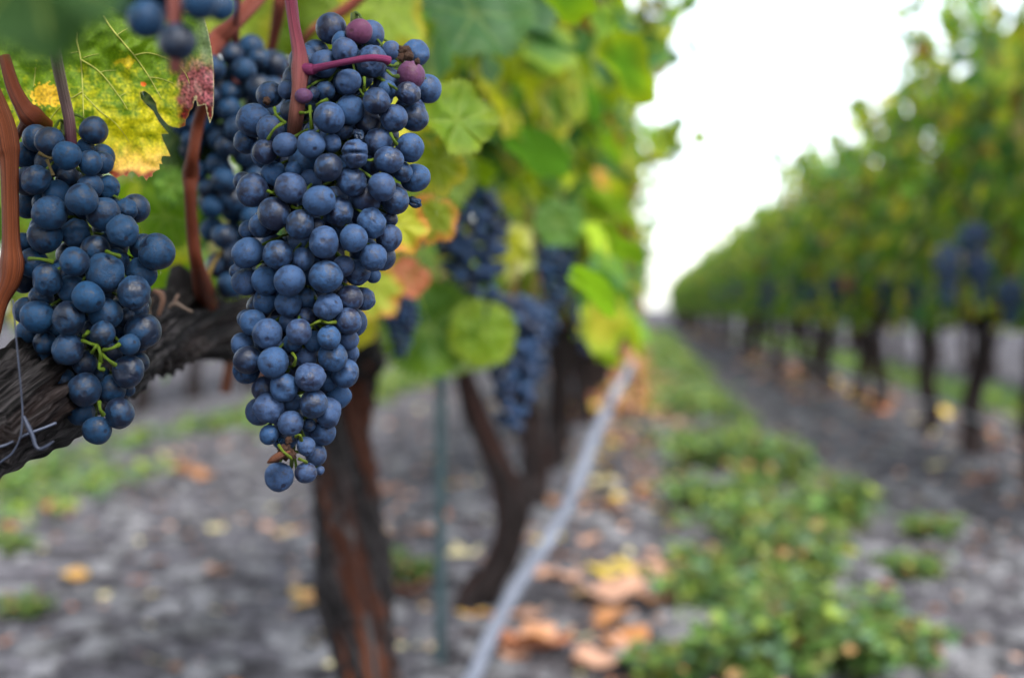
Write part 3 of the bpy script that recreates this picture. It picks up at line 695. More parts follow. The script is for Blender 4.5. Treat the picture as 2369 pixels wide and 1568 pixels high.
big_leaf(1210, 20, 1.5, 170, .5, .6, .1, (.04, .10, .04), G2, 16, .7)
big_leaf(870, 300, 1.05, 120, .3, .1, .2, (.24, .29, .015), YY, 17, .8)
big_leaf(560, 640, .97, 95, .7, .1, .0, (.15, .25, .01), YG, 18, .7)
big_leaf(880, 690, 1.3, 90, .7, .1, .1, (.26, .30, .03), OR, 19, .8)
big_leaf(935, 655, 1.35, 70, -.7, .3, .1, (.30, .10, .05), (.3, .08, .04), 20, .8)
big_leaf(400, 440, .92, 60, .2, .1, .1, (.1, .2, .02), G1, 21, .8)
big_leaf(60, 430, .95, 130, .2, .1, .2, (.10, .20, .02), YG, 22, .7)
big_leaf(430, 330, .93, 130, .3, .1, .1, (.03, .06, .015), (.03, .06, .01), 25, .6)  # dark-coloured leaf added to darken a gap where sky showed through
big_leaf(410, 395, 1.1, 130, .5, .1, .1, (.06, .12, .01), (.06, .12, .01), 31, .5)
big_leaf(1010, 430, 1.4, 150, .5, .1, .1, (.09, .15, .01), (.1, .15, .01), 32, .4)
big_leaf(505, 265, 1.05, 140, -.3, .1, .1, (.04, .08, .015), (.05, .09, .01), 26, .6)  # another dark leaf added behind a bright gap between the clusters
big_leaf(340, 260, .80, 120, .3, .1, .1, (.012, .03, .01), (.012, .03, .01), 24, .6)  # near-black leaf added so the hole in the front leaf reads dark
big_leaf(640, 60, 1.25, 170, 1.2, .2, .2, (.13, .21, .02), YG, 23, .8)

# the sharp yellowing leaf behind the left cluster
def front_leaf():
    z = .3734
    edge = [(-10, 60), (150, 20), (330, 0), (480, 40), (600, 10), (720, 60), (1240, 80), (1268, 120), (1290, 200), (1310, 300), (1322, 400), (1326, 520), (1324, 650), (1318, 720), (1300, 768), (1290, 735), (1278, 690), (1272, 650), (1252, 655), (1222, 660), (1212, 600), (1200, 640), (1196, 668), (1175, 690), (1168, 720), (1150, 745), (1148, 780), (1110, 795), (1072, 790), (1040, 775), (1012, 745), (990, 715), (975, 690), (965, 640), (930, 590), (895, 566), (868, 575), (872, 610), (905, 650), (950, 690), (965, 720), (985, 755), (1045, 830), (1000, 832), (1010, 870), (1030, 910), (1057, 970), (1005, 968), (998, 990), (1005, 1018), (985, 1015), (990, 1050), (965, 1060), (945, 1075), (945, 1095), (920, 1100), (908, 1122), (880, 1085), (860, 1100), (838, 1078), (820, 1060), (800, 1070), (785, 1100), (765, 1085), (740, 1095), (715, 1110), (700, 1090), (670, 1070), (600, 1050), (480, 1000), (330, 960), (200, 900), (120, 850), (60, 800), (0, 720), (-40, 560), (-60, 300)]
    poly = np.array(edge, float)
    # dense point cloud: boundary subdivided plus interior grid, triangulated by column scan of a signed-distance grid
    step = 7
    xs = np.arange(-70, 1345, step); ys = np.arange(-5, 1135, step)
    X, Y = np.meshgrid(xs, ys); 
    def inside(px, py):
        c = np.zeros(px.shape, bool); n = len(poly); j = n - 1
        for i in range(n):
            xi, yi = poly[i]; xj, yj = poly[j]
            m = ((yi > py) != (yj > py)) & (px < (xj - xi) * (py - yi) / (yj - yi + 1e-9) + xi); c ^= m; j = i
        return c
    def nearest(px, py):
        best = np.full(px.shape, 1e9); bx = px.copy(); by = py.copy(); n = len(poly)
        for i in range(n):
            a = poly[i]; b = poly[(i + 1) % n]; d = b - a
            t = np.clip(((px - a[0]) * d[0] + (py - a[1]) * d[1]) / (d @ d + 1e-9), 0, 1); qx = a[0] + t * d[0]; qy = a[1] + t * d[1]
            m = (px - qx) ** 2 + (py - qy) ** 2; k = m < best; best = np.where(k, m, best); bx = np.where(k, qx, bx); by = np.where(k, qy, by)
        return np.sqrt(best), bx, by
    ins = inside(X, Y); dist, bx, by = nearest(X, Y)
    use = ins | (dist < step * .75)
    snap = dist < step * .75
    GX = np.where(snap, bx, X); GY = np.where(snap, by, Y)
    sd = np.where(ins, dist, 0)
    idx = -np.ones(X.shape, int); V = []; C = []; O = []
    def depth(x, y):
        dd = .676 + .008 * noise.noise(Vector((x * .0035, y * .0035, 1))) + .004 * noise.noise(Vector((x * .012, y * .012, 2)))
        dd += -.014 * max(0, (x - 1050) / 280) ** 1.5 + .008 * max(0, (x - 1240) / 86) ** 2 + .02 * max(0, (500 - x) / 500) * .5 - .008 * max(0, (y - 850) / 280)
        return dd
    for j in range(X.shape[0]):
        for i in range(X.shape[1]):
            if not use[j, i]: continue
            x, y = GX[j, i], GY[j, i]; idx[j, i] = len(V)
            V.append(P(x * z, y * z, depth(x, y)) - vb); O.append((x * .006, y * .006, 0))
            n1 = noise.noise(Vector((x * .006, y * .006, 0))); n2 = noise.noise(Vector((x * .022, y * .022, 4))); n3 = noise.noise(Vector((x * .06, y * .06, 9)))
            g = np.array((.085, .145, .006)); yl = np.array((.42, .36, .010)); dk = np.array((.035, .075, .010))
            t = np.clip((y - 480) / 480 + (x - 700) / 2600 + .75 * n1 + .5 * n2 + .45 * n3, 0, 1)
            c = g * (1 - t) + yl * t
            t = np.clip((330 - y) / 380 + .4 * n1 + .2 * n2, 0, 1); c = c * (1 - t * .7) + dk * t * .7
            if math.hypot((x - 300) / 110, (y - 590) / 70) < 1 + n3 * .5: c = np.array((.46, .27, .02)) * (1 + .5 * n3)
            if math.hypot((x - 888) / 16, (y - 522) / 16) < 1: c = np.array((.5, .09, .01))
            if math.hypot((x - 790) / 70, (y - 385) / 50) < .6 + n2: c = c * .4 + np.array((.44, .28, .01)) * .6
            t = np.clip((y - 880) / 170 + .35 * n2, 0, 1); c = c * (1 - t) + np.array((.62, .36, .09)) * t
            t = np.clip((y - 1045) / 40 + .8 * n2, 0, 1) * np.clip((y - 1000) / 60, 0, 1); c = c * (1 - t) + np.array((.16, .03, .015)) * t
            t = np.clip((x - 1085) / 50 + .9 * n2, 0, 1) * np.clip((y - 330) / 110 + .5 * n2, 0, 1)
            n4 = noise.noise(Vector((x * .035, y * .012, 12))); pk = np.array((.20, .055, .07)) * (1 + 1.2 * n3) + max(0, n4) * np.array((.28, .22, .22)); rd = np.array((.09, .006, .006)) * (1 + n3); u = np.clip((y - 620) / 60 + n2, 0, 1); ed = np.clip((35 - sd[j, i]) / 30, 0, 1)
            u = max(u, ed * .6 if x < 1200 else 0)
            c = c * (1 - t) + (pk * (1 - u) + rd * u) * t
            t = np.clip((x - 1200) / 60, 0, 1) * np.clip((420 - y) / 100, 0, 1); c = c * (1 - t) + np.array((.13, .17, .09)) * t
            if sd[j, i] < 7 and x > 1200: c = c * .3 + np.array((.42, .38, .24)) * .7
            elif sd[j, i] < 6: c = c * .5 + np.array((.25, .16, .05)) * .5
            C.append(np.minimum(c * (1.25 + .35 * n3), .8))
    Fc = []
    for j in range(X.shape[0] - 1):
        for i in range(X.shape[1] - 1):
            q = [idx[j, i], idx[j, i + 1], idx[j + 1, i + 1], idx[j + 1, i]]
            q = [a for a in q if a >= 0]
            cxm = (X[j, i] + step / 2); cym = Y[j, i] + step / 2
            if len(q) >= 3 and (inside(np.array([cxm]), np.array([cym]))[0] or len(q) == 4 and ins[j, i]): Fc.append(tuple(q))
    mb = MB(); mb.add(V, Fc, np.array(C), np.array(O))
    o = link('leaf', mb.mesh('leaf', M_LEAF), vine0); o['label'] = 'sharp yellowing leaf with a crimson torn edge'
    vm = MB()
    for g, r in [([(478, 200), (475, 255), (500, 370), (512, 560), (518, 740)], 2.6), ([(500, 370), (620, 450), (740, 600), (790, 680)], 2.0), ([(620, 450), (660, 440), (720, 438)], 1.3), ([(505, 572), (460, 600), (415, 625), (340, 700), (300, 760)], 1.6), ([(520, 590), (620, 690), (720, 770), (800, 880)], 1.6), ([(440, 330), (465, 325), (490, 320)], 1.3), ([(640, 100), (700, 190), (830, 345), (925, 480), (1000, 615)], 2.4), ([(830, 345), (920, 330), (1040, 365), (1110, 410)], 1.7), ([(925, 480), (1000, 490), (1080, 520)], 1.5), ([(220, 420), (215, 480), (208, 540)], 1.5), ([(740, 600), (765, 585), (790, 570)], 1.1), ([(730, 215), (760, 195), (790, 178)], 1.3), ([(515, 360), (560, 345), (610, 335)], 1.1), ([(1110, 410), (1150, 460), (1175, 520)], 1.2)]:
        g = spline(g, len(g) * 8)
        tube(vm, [P(a * z, b * z, depth(a, b) - .0004) - vb for a, b in g], [r * .8 * .69 / F * (1.1 - .6 * i / len(g)) for i in range(len(g))], 6, (.36, .36, .08), rings=len(g))
    link('vein', vm.mesh('vein', M_GREENSTEM), o)
front_leaf()

def keep_near(p):
    """leaf positions of the nearest crowns stay clear of the space in front of the grapes"""
    q = p + vb; x, y, d = proj(q)
    m = 260 / max(d, .3)
    if d < 1.25 and -m < x < 2368 + m and -m < y < 1568 + m: return False
    if 1290 < x < 1530 and 240 < y < 520: return False
    if d < 3.9 and 890 < x < 1345 and 430 < y < 1050: return False
    if d < 1.0 and abs(x - 1184) < 1500 and abs(y - 784) < 1200: return False
    return True
link('crown', build_crown('crown', random.Random(101), 22, .60, 2.0, .95, .34, 560, (.042, .068), 18, keep_near, .36, .03, .0), vine0)
# out-of-view foliage added beside and above the camera to shade the clusters
def keep_over(p):
    q = p + Vector((-.42, .55, 0)); x, y, d = proj(q)
    return not (d > 0 and -700 < x < 3100 and -520 < y < 2000) and q.z > .95 and (q - CAM).length > .33 and (q.x < .02)
shade_vine = empty('grapevine', (-.42, .55, 0))
tag(shade_vine, 'unseen leafy vine beside the camera, added to shade the clusters', 'vine', 'grapevines along the left row')
link('crown', build_crown('crown', random.Random(202), 14, .62, 1.9, .65, .34, 170, (.048, .078), 16, keep_over, .3, .05), shade_vine)
mb = MB(); tube(mb, [(-.02, -.6, -.03), (0, -.58, .3), (.0, -.55, .62)], [.05, .04, .035], 24, None, .2, 3, 40); link('trunk', mb.mesh('trunk', M_BARK_FAR), shade_vine)

# ------------------------------------------------------------------ the rows
CR = [build_crown('crown', random.Random(300 + i), 20, .62, 2.0 + .12 * (i % 3), .68, .28, 250, (.05, .082), 14, None, .2, .025, 0, (.58, 1.75)) for i in range(6)]
CF = [build_crown('crown', random.Random(400 + i), 15, .62, 2.0, .68, .30, 220, (.062, .098), 10, None, .14, .02, 0, (.58, 1.75)) for i in range(4)]
def trunk_mesh(seed, seg=16, rings=30):
    rng = random.Random(seed); mb = MB(); x = y = 0; pts = []; rad = []
    for k in range(7):
        u = k / 6; pts.append((x, y, -.03 + .66 * u)); rad.append(.055 * (1 - .35 * u) + (.02 if k == 0 else 0))
        x += rng.gauss(0, .016); y += rng.gauss(0, .03)
    tube(mb, pts, rad, seg, None, .22, seed * 1.7, rings)
    return mb.mesh('trunk', M_BARK_FAR), pts[-1]
def cordon_mesh(seed, topp):
    rng = random.Random(seed + 5); mb = MB()
    pts = [(topp[0] * max(0, 1 - abs(y)) + rng.gauss(0, .01), y, .62 + .03 * rng.gauss(0, 1) * abs(y)) for y in (-.62, -.4, -.2, 0, .2, .4, .62)]
    tube(mb, pts, [.018, .022, .026, .032, .026, .022, .018], 14, None, .22, seed * 2.1, 40)
    return mb.mesh('cordon', M_BARK_FAR)
TR = [trunk_mesh(i) for i in range(5)]; CO = [cordon_mesh(i, TR[i][1]) for i in range(5)]
def vine(x, y, i, label, group, crown, trunk=None):
    e = empty('grapevine', (x, y, gz(x, y) * .5)); tag(e, label, 'vine', group)
    k = i % 5
    o = trunk(e) if trunk else link('trunk', TR[k][0], e)
    link('cordon', CO[k], e); c = link('crown', crown, e)
    if i % 2: c.rotation_euler.z = math.pi
    c.scale.z = (.96, 1.06, 1.0, 1.1, .93, 1.03, .98)[(i * 3) % 7]
    if x < 0 and x > -1 and y < 9: c.location.x = .06
    return e
def trunk2(e):
    mb = MB(); b = e.location
    tp = [(1072, 860, 22), (1090, 930, 24), (1130, 1030, 28), (1172, 1120, 36), (1186, 1200, 40), (1158, 1300, 36), (1095, 1390, 40), (1085, 1420, 46)]
    pts = [P(x, y, 3.25) - b for x, y, r in tp]
    tube(mb, pts, [r * 3.25 / F for x, y, r in tp], 28, None, .22, 6.6, 70); return link('trunk', mb.mesh('trunk', M_BARK_FAR), e)
LX, RX = -.40, 1.56
GL = 'grapevines along the left row'; GR = 'grapevines along the right row'
def keep_second(p):
    x, y, d = proj(p + Vector((LX, 3.25, 0)))
    return not (890 < x < 1330 and 440 < y < 1050)
crown2 = build_crown('crown', random.Random(337), 22, .62, 2.0, .68, .28, 320, (.044, .07), 16, keep_second, .3, .03, 0, (.58, 1.75))
rng = random.Random(9)
y = 3.25; i = 0
while y < 70:
    if i == 0: lb = 'vine with a crooked S-shaped dark trunk just behind the green stake'
    elif i == 1: lb = 'third vine of the left row, its trunk just beyond the crooked one'
    elif y < 12: lb = 'blurred middle vine of the left row beyond the crooked trunk'
    else: lb = 'far blurred vine near the end of the left row'
    vine(LX if i == 0 else LX + rng.uniform(-.04, .04), y, i, lb, GL, crown2 if i == 0 else CR[i % 6] if y < 14 else CF[i % 4], trunk2 if i == 0 else None)
    y += 1.65 if i == 0 else 1.2; i += 1
RD_ = [4.6, 5.75, 6.88, 8.1, 9.45, 10.8, 12.0, 13.4, 14.8, 16.2]
while RD_[-1] < 75: RD_.append(RD_[-1] + 1.35)
RL = ['right row vine filling the top right corner with foliage', 'right row vine with its trunk at the right edge of the photo', 'right row vine whose trunk stands second from the right edge, under blue clusters', 'right row vine whose trunk stands third from the right edge']
for i, y in enumerate(RD_):
    lb = RL[i] if i < 4 else ('blurred middle vine of the right row' if y < 16 else 'far blurred vine near the end of the right row')
    vine(RX + rng.uniform(-.05, .05), y, i + 2, lb, GR, CR[(i + 3) % 6] if y < 12 else CF[i % 4])
def shoot(root, pts, d, seed, n, size):
    rng = random.Random(seed); mb = MB(); b = root.location; P3 = [P(x, y, d) - b for x, y in pts]
    tube(mb, P3, list(np.linspace(.005, .002, len(P3))), 6, (.12, .07, .03), rings=24, mi=1)
    sp_ = spline(P3, n)
    for k in range(1, n):
        for _ in range(2):
            az = rng.uniform(0, 6.283); o = Vector((math.cos(az), math.sin(az), rng.uniform(-.3, .3))); c, e = leaf_colour(rng, .1, 0)
            small_leaf(mb, Vector(sp_[k]) + o * .03 * (1.2 - k / n), Vector((rng.gauss(0, .5), -1 + rng.gauss(0, .4), .4 + rng.gauss(0, .4))), Vector((o.x, o.y, -.5)), size * (1.25 - .7 * k / n), c, e, rng, 14)
    link('shoot', mb.mesh('shoot', [M_LEAF, M_STEM]), root)
LV = [o for o in bpy.data.objects if o.name.startswith('grapevine') and abs(o.location.x - LX) < .1 and o.location.y > 3]
RV = [o for o in bpy.data.objects if o.name.startswith('grapevine') and abs(o.location.x - RX) < .1]
def at_row(vs, y): return min(vs, key=lambda o: abs(o.location.y - y))
shoot(at_row(LV, 4.9), [(1380, 470), (1450, 410), (1510, 345), (1562, 285)], 4.9, 1, 9, .07)
shoot(at_row(LV, 4.9), [(1400, 260), (1480, 160), (1540, 70), (1600, -20)], 4.9, 2, 10, .08)
shoot(at_row(LV, 3.25), [(1350, 300), (1440, 180), (1500, 60), (1530, -60)], 3.4, 3, 10, .07)
shoot(at_row(RV, 6.88), [(2270, 420), (2225, 290), (2185, 190), (2150, 95)], 7.2, 4, 10, .085)
shoot(at_row(RV, 6.88), [(2368, 330), (2330, 200), (2290, 90), (2250, -30)], 6.9, 7, 11, .085)
shoot(at_row(RV, 9.45), [(2075, 430), (2030, 340), (1988, 275)], 9.6, 5, 8, .085)
shoot(at_row(RV, 13.4), [(1860, 450), (1820, 400), (1785, 365)], 13.4, 6, 6, .09)
for i, y in enumerate(np.arange(9.5, 50, 1.35)):
    vine(3.55 + rng.uniform(-.05, .05), y, i, 'small distant vine in the second row to the right, seen between the trunks', 'grapevines of the second row to the right', CF[i % 4])
for i, y in enumerate(np.arange(5.2, 40, 1.35)):
    vine(-3.4 + rng.uniform(-.05, .05), y, i, 'small distant vine in the next row to the left, seen under the gnarled arm', 'grapevines of the next row to the left', CF[(i + 1) % 4])

# ------------------------------------------------------------------ blurred clusters along the rows
CM = [gen_cluster_mesh(.17, .042, 95, 1), gen_cluster_mesh(.15, .05, 90, 2), gen_cluster_mesh(.13, .04, 70, 3), gen_cluster_mesh(.2, .045, 110, 4)]
def blur_cluster(p, i, label, group, s=1.0, rz=0):
    e = empty('grape_cluster', p); tag(e, label, 'grapes', group)
    a = link('berry_bunch', CM[i], e); a.scale = (s, s, s); a.rotation_euler.z = rz
    b = link('peduncle', STEM, e); b.scale = (s, s, s)
gl = 'blurred grape clusters of the left row'
blur_cluster(P(1090, 450, 1.75), 3, 'blurred blue cluster above the rounded green leaf, right of the central cluster', gl, .98)
blur_cluster(P(1185, 690, 1.9), 0, 'lowest of the blurred blue clusters, hanging before the crooked trunk', gl, 1.02, 1)
blur_cluster(P(1230, 700, 2.1), 2, 'blurred blue cluster touching the right side of the lowest one', gl, .9, 2)
blur_cluster(P(1285, 560, 2.3), 2, 'small blurred cluster below a dark green leaf, rightmost in the left row', gl, .85, 1)
blur_cluster(P(925, 690, 1.6), 2, 'sparse shrivelled blurred cluster just right of the central cluster', gl, .5, 1)
blur_cluster(P(1360, 690, 3.6), 1, 'faint blurred cluster beside the far trunks of the left row', gl, .9)
gr = 'blurred grape clusters of the right row'
for k, (x, yy, d, i, s, lb) in enumerate([(2190, 570, 5.0, 3, 1.05, 'blurred blue cluster in the right row, left of a close pair'), (2252, 520, 5.1, 0, 1.2, 'blurred blue cluster in the right row, above the second trunk from the edge'), (2268, 590, 5.0, 3, .9, 'blurred blue cluster in the right row, lower one of the close pair'), (2338, 650, 4.9, 1, 1.0, 'blurred blue cluster at the right edge above the last trunk')]):
    blur_cluster(P(x, yy, d), i, lb, gr, s, k)
for k, (x, yy, d) in enumerate([(2050, 640, 8.0), (1930, 640, 9.5), (1880, 660, 11), (1780, 650, 13), (1770, 675, 14), (1700, 655, 17), (1660, 670, 20), (1985, 655, 9.0), (1845, 655, 12), (2120, 650, 7.3)]):
    blur_cluster(P(x, yy, d), k % 4, 'small dark smudge of a cluster along the distant right row', gr, 1.3, k)

# ------------------------------------------------------------------ hoses, stake, wire
mb = MB()
hp = [(1010, 1760, 2.35), (1085, 1580, 2.55), (1140, 1460, 2.7), (1200, 1350, 2.85), (1265, 1255, 3.0), (1310, 1175, 3.1), (1345, 1090, 3.25), (1375, 1010, 3.4), (1400, 955, 3.5), (1425, 905, 3.6), (1446, 872, 4.4), (1460, 848, 5.6)]
hpts = [P(*h) for h in hp]
hpts[0].z = .02; hpts = [Vector((-.30, 1.2, .02)), Vector((-.31, 1.8, .02))] + hpts
hpts += [Vector((-.06, 7.0, .22)), Vector((-.1, 8.6, .02)), Vector((-.1, 10, .02))]
tube(mb, hpts, [.0138] * len(hpts), 20, None, rings=90)
tag(link('hose', mb.mesh('hose', M_HOSE)), 'pale grey irrigation hose sloping up from the ground along the left row', 'hose')
mb = MB()
ys = np.arange(2.5, 45, .6)
tube(mb, [(RX - .05, y, .2 - .035 * abs(math.sin(y * 1.3))) for y in ys], [.009] * len(ys), 8, None, rings=160)
tag(link('hose', mb.mesh('hose', M_DARKHOSE)), 'thin dark drip line strung low along the trunks of the right row', 'hose')
sb = P(1018, 1560, 2.75); sb.z = 0
e = empty('stake', sb); tag(e, 'thin dark green metal stake standing between the two nearest trunks', 'stake')
mb = MB(); tube(mb, [(0, 0, -.05), (0, 0, .3), (.002, 0, .66)], [.0105] * 3, 14, None); link('rod', mb.mesh('rod', M_STAKE), e)
mb = MB()
for q in range(6): tube(mb, [(math.cos(a) * .0118, math.sin(a) * .0118, .06 + q * .1) for a in np.linspace(0, 6.28, 9)], [.0014] * 9, 6, None)
link('ridges', mb.mesh('ridges', M_STAKE), e)
e = empty('tie_wire', P(48, 1040, .585)); b = e.location; tag(e, 'thin bare wire looped round the gnarled arm at the left edge', 'wire')
mb = MB(); g = [(30, 695), (33, 740), (42, 830), (50, 920), (52, 960), (47, 1010), (30, 1045), (10, 1062), (-30, 1090)]
tube(mb, [P(x, y, .588) - b for x, y in g], [.00038] * len(g), 8, None, rings=60); link('strand', mb.mesh('strand', M_WIRE), e)
mb = MB(); g = [(-40, 1040), (10, 1030), (60, 1005), (100, 990), (130, 978)]
tube(mb, [P(x, y, .590 + .003 * i) - b for i, (x, y) in enumerate(g)], [.0006] * len(g), 8, None, rings=40); link('strand', mb.mesh('strand', M_WIRE), e)
mb = MB(); g = [(54, 962), (66, 988), (76, 1010), (82, 1030), (92, 1038), (108, 1032), (124, 1020)]
tube(mb, [P(x, y, .590) - b for x, y in g], [.0007, .0011, .0009, .0009, .0008, .0007, .0004], 8, None, rings=40); link('twisted_end', mb.mesh('twisted_end', M_WIRE), e)

# ------------------------------------------------------------------ stones, fallen leaves, weeds, grass
def scatter_stones():
    rng = random.Random(4); mb = MB(); V, Fc = sphere(7, 5)
    for k in range(5600):
        y = 1.9 + 12 * rng.random() ** 1.7; x = rng.uniform(-3.2, 3.4)
        if rng.random() < .5: x = rng.gauss(.9, .5) if rng.random() < .5 else rng.gauss(-1.0, .7)
        s = rng.choice((.006, .01, .014, .022, .034)) * rng.uniform(.7, 1.4); o = Vector((k, 0, 0)); z = gz(x, y) + s * .15
        mb.add([(x + v[0] * s * (1 + .5 * noise.noise(Vector(v) + o)), y + v[1] * s * (1 + .5 * noise.noise(Vector(v) * 1.3 + o)), z + v[2] * s * .6 * (1 + .4 * noise.noise(Vector(v) + o))) for v in V], Fc)
    tag(link('gravel', mb.mesh('gravel', M_STONE, False)), 'grey gravel and clods strewn over the vineyard soil', 'gravel', None, 'stuff')
scatter_stones()
FCOL = {'rust brown': (.33, .125, .06), 'pinkish tan': (.44, .25, .18), 'orange': (.38, .16, .055), 'yellow': (.50, .36, .06), 'pale cream': (.50, .44, .26), 'dull brown': (.17, .09, .055)}
def fallen_mesh(name, seed):
    rng = random.Random(seed); mb = MB(); c = FCOL[name]; e = tuple(x * .65 for x in c) if rng.random() < .6 else FCOL[rng.choice(list(FCOL))]
    th, rr = outline(40, .1, rng, .9); cup = rng.uniform(.1, .45); roll = rng.uniform(.0, .5); ph = rng.uniform(0, 6)
    V = []; C = []; O = []
    for f in (0, .3, .55, .8, 1):
        for a, r in zip(th, rr):
            x = math.sin(a) * r * f; y = math.cos(a) * r * f; z = cup * (x * x) + roll * max(0, y) ** 2 * .5 + .10 * f * math.sin(a * 3 + ph) + .12
            V.append((x, y, max(.01, z))); O.append((x + seed, y, 0)); C.append(tuple(p * (1 - f * .7) + q * f * .7 for p, q in zip(c, e)))
    n = 40
    Fc = [(j * n + i, j * n + i + 1, (j + 1) * n + i + 1, (j + 1) * n + i) for j in range(4) for i in range(n - 1)]
    mb.add(V, Fc, np.array(C), np.array(O)); return mb.mesh('fallen_leaf', M_DRYLEAF)
FM = {k: [fallen_mesh(k, 10 * i + j) for j in range(3)] for i, k in enumerate(FCOL)}
def fallen(x, y, name, size, rng, where, label=None):
    o = link('fallen_leaf', rng.choice(FM[name]), None, (x, y, gz(x, y) + .002), (size, size, size * rng.uniform(.8, 1.3)))
    o.rotation_euler = (rng.gauss(0, .12), rng.gauss(0, .12), rng.uniform(0, 6.28))
    tag(o, label or f'{name} fallen leaf lying on the ground {where}', 'leaf', f'{name} fallen leaves {where}')
rng = random.Random(21)
for (px, py, nm, s, lb) in [(1280, 1345, 'pinkish tan', .095, 'large pinkish fallen leaf right of the hose'), (1440, 1400, 'pinkish tan', .125, 'large pale pink fallen leaf left of the weeds, among yellow ones'), (1420, 1330, 'yellow', .095, 'bright yellow fallen leaf behind the large pale pink one'), (1540, 1410, 'orange', .095, 'orange fallen leaf at the edge of the near weeds'),
        (1240, 1500, 'rust brown', .125, 'large rust brown fallen leaf by the hose at the bottom edge'), (1370, 1530, 'pinkish tan', .09, 'long tan fallen leaf at the bottom edge right of the hose'), (1345, 1478, 'pale cream', .035, 'small pale cream leaf between the large tan leaves'), (930, 1375, 'rust brown', .115, 'rust brown fallen leaf between the stake and the near trunk'), (720, 1400, 'rust brown', .10, 'rust brown fallen leaf left of the near trunk'),
        (480, 1345, 'pinkish tan', .07, 'tan fallen leaf on bare gravel at lower left'), (180, 1330, 'rust brown', .06, 'brown fallen leaf furthest left on the gravel'), (1080, 1295, 'pale cream', .07, 'cream fallen leaf between the stake and the crooked trunk'), (970, 1230, 'pinkish tan', .07, 'tan fallen leaf just left of the stake'), (1060, 1130, 'rust brown', .07, 'brown fallen leaf right of the stake, beyond the cream one'),
        (1390, 1060, 'yellow', .09, 'yellow fallen leaf right of the hose, further off'), (1500, 1130, 'yellow', .08, 'yellow fallen leaf beside the left edge of the weeds'), (1550, 985, 'pinkish tan', .11, 'pinkish fallen leaf in front of the far weeds'), (450, 1110, 'orange', .13, 'orange fallen leaf in the grass strip at left'), (120, 1190, 'orange', .10, 'orange fallen leaf at the left end of the grass strip'),
        (930, 1330, 'orange', .07, 'orange leaf lying on the brown one by the near trunk'), (2290, 1040, 'rust brown', .12, 'rust brown fallen leaf at the foot of the second trunk from the right'), (2270, 1120, 'rust brown', .09, 'brown fallen leaf on the gravel near the right edge'), (1500, 1540, 'dull brown', .06, 'dull brown leaf at the bottom edge left of the weeds'), (1590, 1180, 'orange', .06, 'small orange leaf among the weeds')]:
    g = G(px, py); fallen(g.x, g.y, nm, s, rng, 'in the foreground', lb)
for k in range(240):
    yy = 2.5 + 13 * rng.random() ** 1.0
    zone = rng.random()
    if zone < .70: x = rng.gauss(-.12, .15); wh = 'between the hose and the weeds'
    elif zone < .83: x = rng.gauss(-.75, .35); wh = 'under the left row'
    else: x = rng.gauss(RX - .15, .25); yy += 2.5; wh = 'under the right row'
    nm = rng.choice(['rust brown', 'pinkish tan', 'pinkish tan', 'orange', 'yellow', 'pale cream', 'dull brown', 'pinkish tan'] if zone < .62 else ['rust brown', 'pinkish tan', 'dull brown', 'pale cream'])
    fallen(x, yy, nm, rng.uniform(.045, .08), rng, wh)
mb = MB()
for k in range(2200):
    yy = 9 + 40 * rng.random() ** 1.5; x = rng.gauss(-.10, .15) if rng.random() < .94 else rng.gauss(RX, .2); c = FCOL[rng.choice(['pinkish tan', 'pinkish tan', 'orange', 'rust brown', 'yellow'])]
    small_leaf(mb, Vector((x, yy, .02)), (rng.gauss(0, .3), rng.gauss(0, .3), 1), (rng.gauss(0, 1), rng.gauss(0, 1), 0), rng.uniform(.06, .1), c, c, rng, 10)
for k in range(1500):
    yy = 2.3 + 9 * rng.random() ** 1.3; x = rng.uniform(-2.5, 3.0); c = FCOL[rng.choice(['pinkish tan', 'pinkish tan', 'dull brown', 'rust brown', 'pale cream'])]
    small_leaf(mb, Vector((x, yy, gz(x, yy) + .012)), (rng.gauss(0, .35), rng.gauss(0, .35), 1), (rng.gauss(0, 1), rng.gauss(0, 1), 0), rng.uniform(.008, .03), c, c, rng, 8)
tag(link('leaf_litter', mb.mesh('leaf_litter', M_DRYLEAF)), 'dry leaf crumbs on the soil and pinkish brown litter along the far aisle', 'leaf litter', None, 'stuff')

WC = [(.08, .17, .04), (.11, .21, .045), (.14, .24, .05), (.10, .18, .11), (.21, .28, .04), (.065, .13, .035), (.15, .16, .04)]
def weed_leaf(mb, p, n, tip, s, c, rng):
    n = Vector(n).normalized(); t = Vector(tip); t = t - n * t.dot(n); t.normalize(); q = n.cross(t); k = 9
    V = [p]; O = [(0, 0, 0)]; so_ = rng.uniform(0, 40)
    for i in range(k):
        a = 2 * math.pi * i / k; x = math.sin(a) * .62; y = .9 - math.cos(a) * .9
        V.append(p + (q * x + t * y + n * (.25 * x * x - .12 * y)) * s); O.append((x + so_, y, so_))
    mb.add(V, [(0, 1 + i, 1 + (i + 1) % k) for i in range(k)], c, O)
def blade(mb, p, h, rng):
    a = rng.uniform(0, 6.283); d = Vector((math.cos(a), math.sin(a), 0)); q = Vector((-d.y, d.x, 0)); wd = rng.uniform(.0012, .0024); b = rng.uniform(.1, .6)
    V = []
    for u in (0, .4, .75, 1):
        c = p + Vector((0, 0, h * (u - .25 * b * u * u))) + d * (h * b * u * u); V += [c - q * wd * (1 - u * .95), c + q * wd * (1 - u * .95)]
    f = rng.uniform(.7, 1.3); c = rng.choice([(.12, .2, .05), (.16, .24, .06), (.30, .26, .12)])
    mb.add(V, [(0, 1, 3, 2), (2, 3, 5, 4), (4, 5, 7, 6)], tuple(x * f for x in c), [(v.x * 9, v.y * 9, v.z * 9) for v in V])
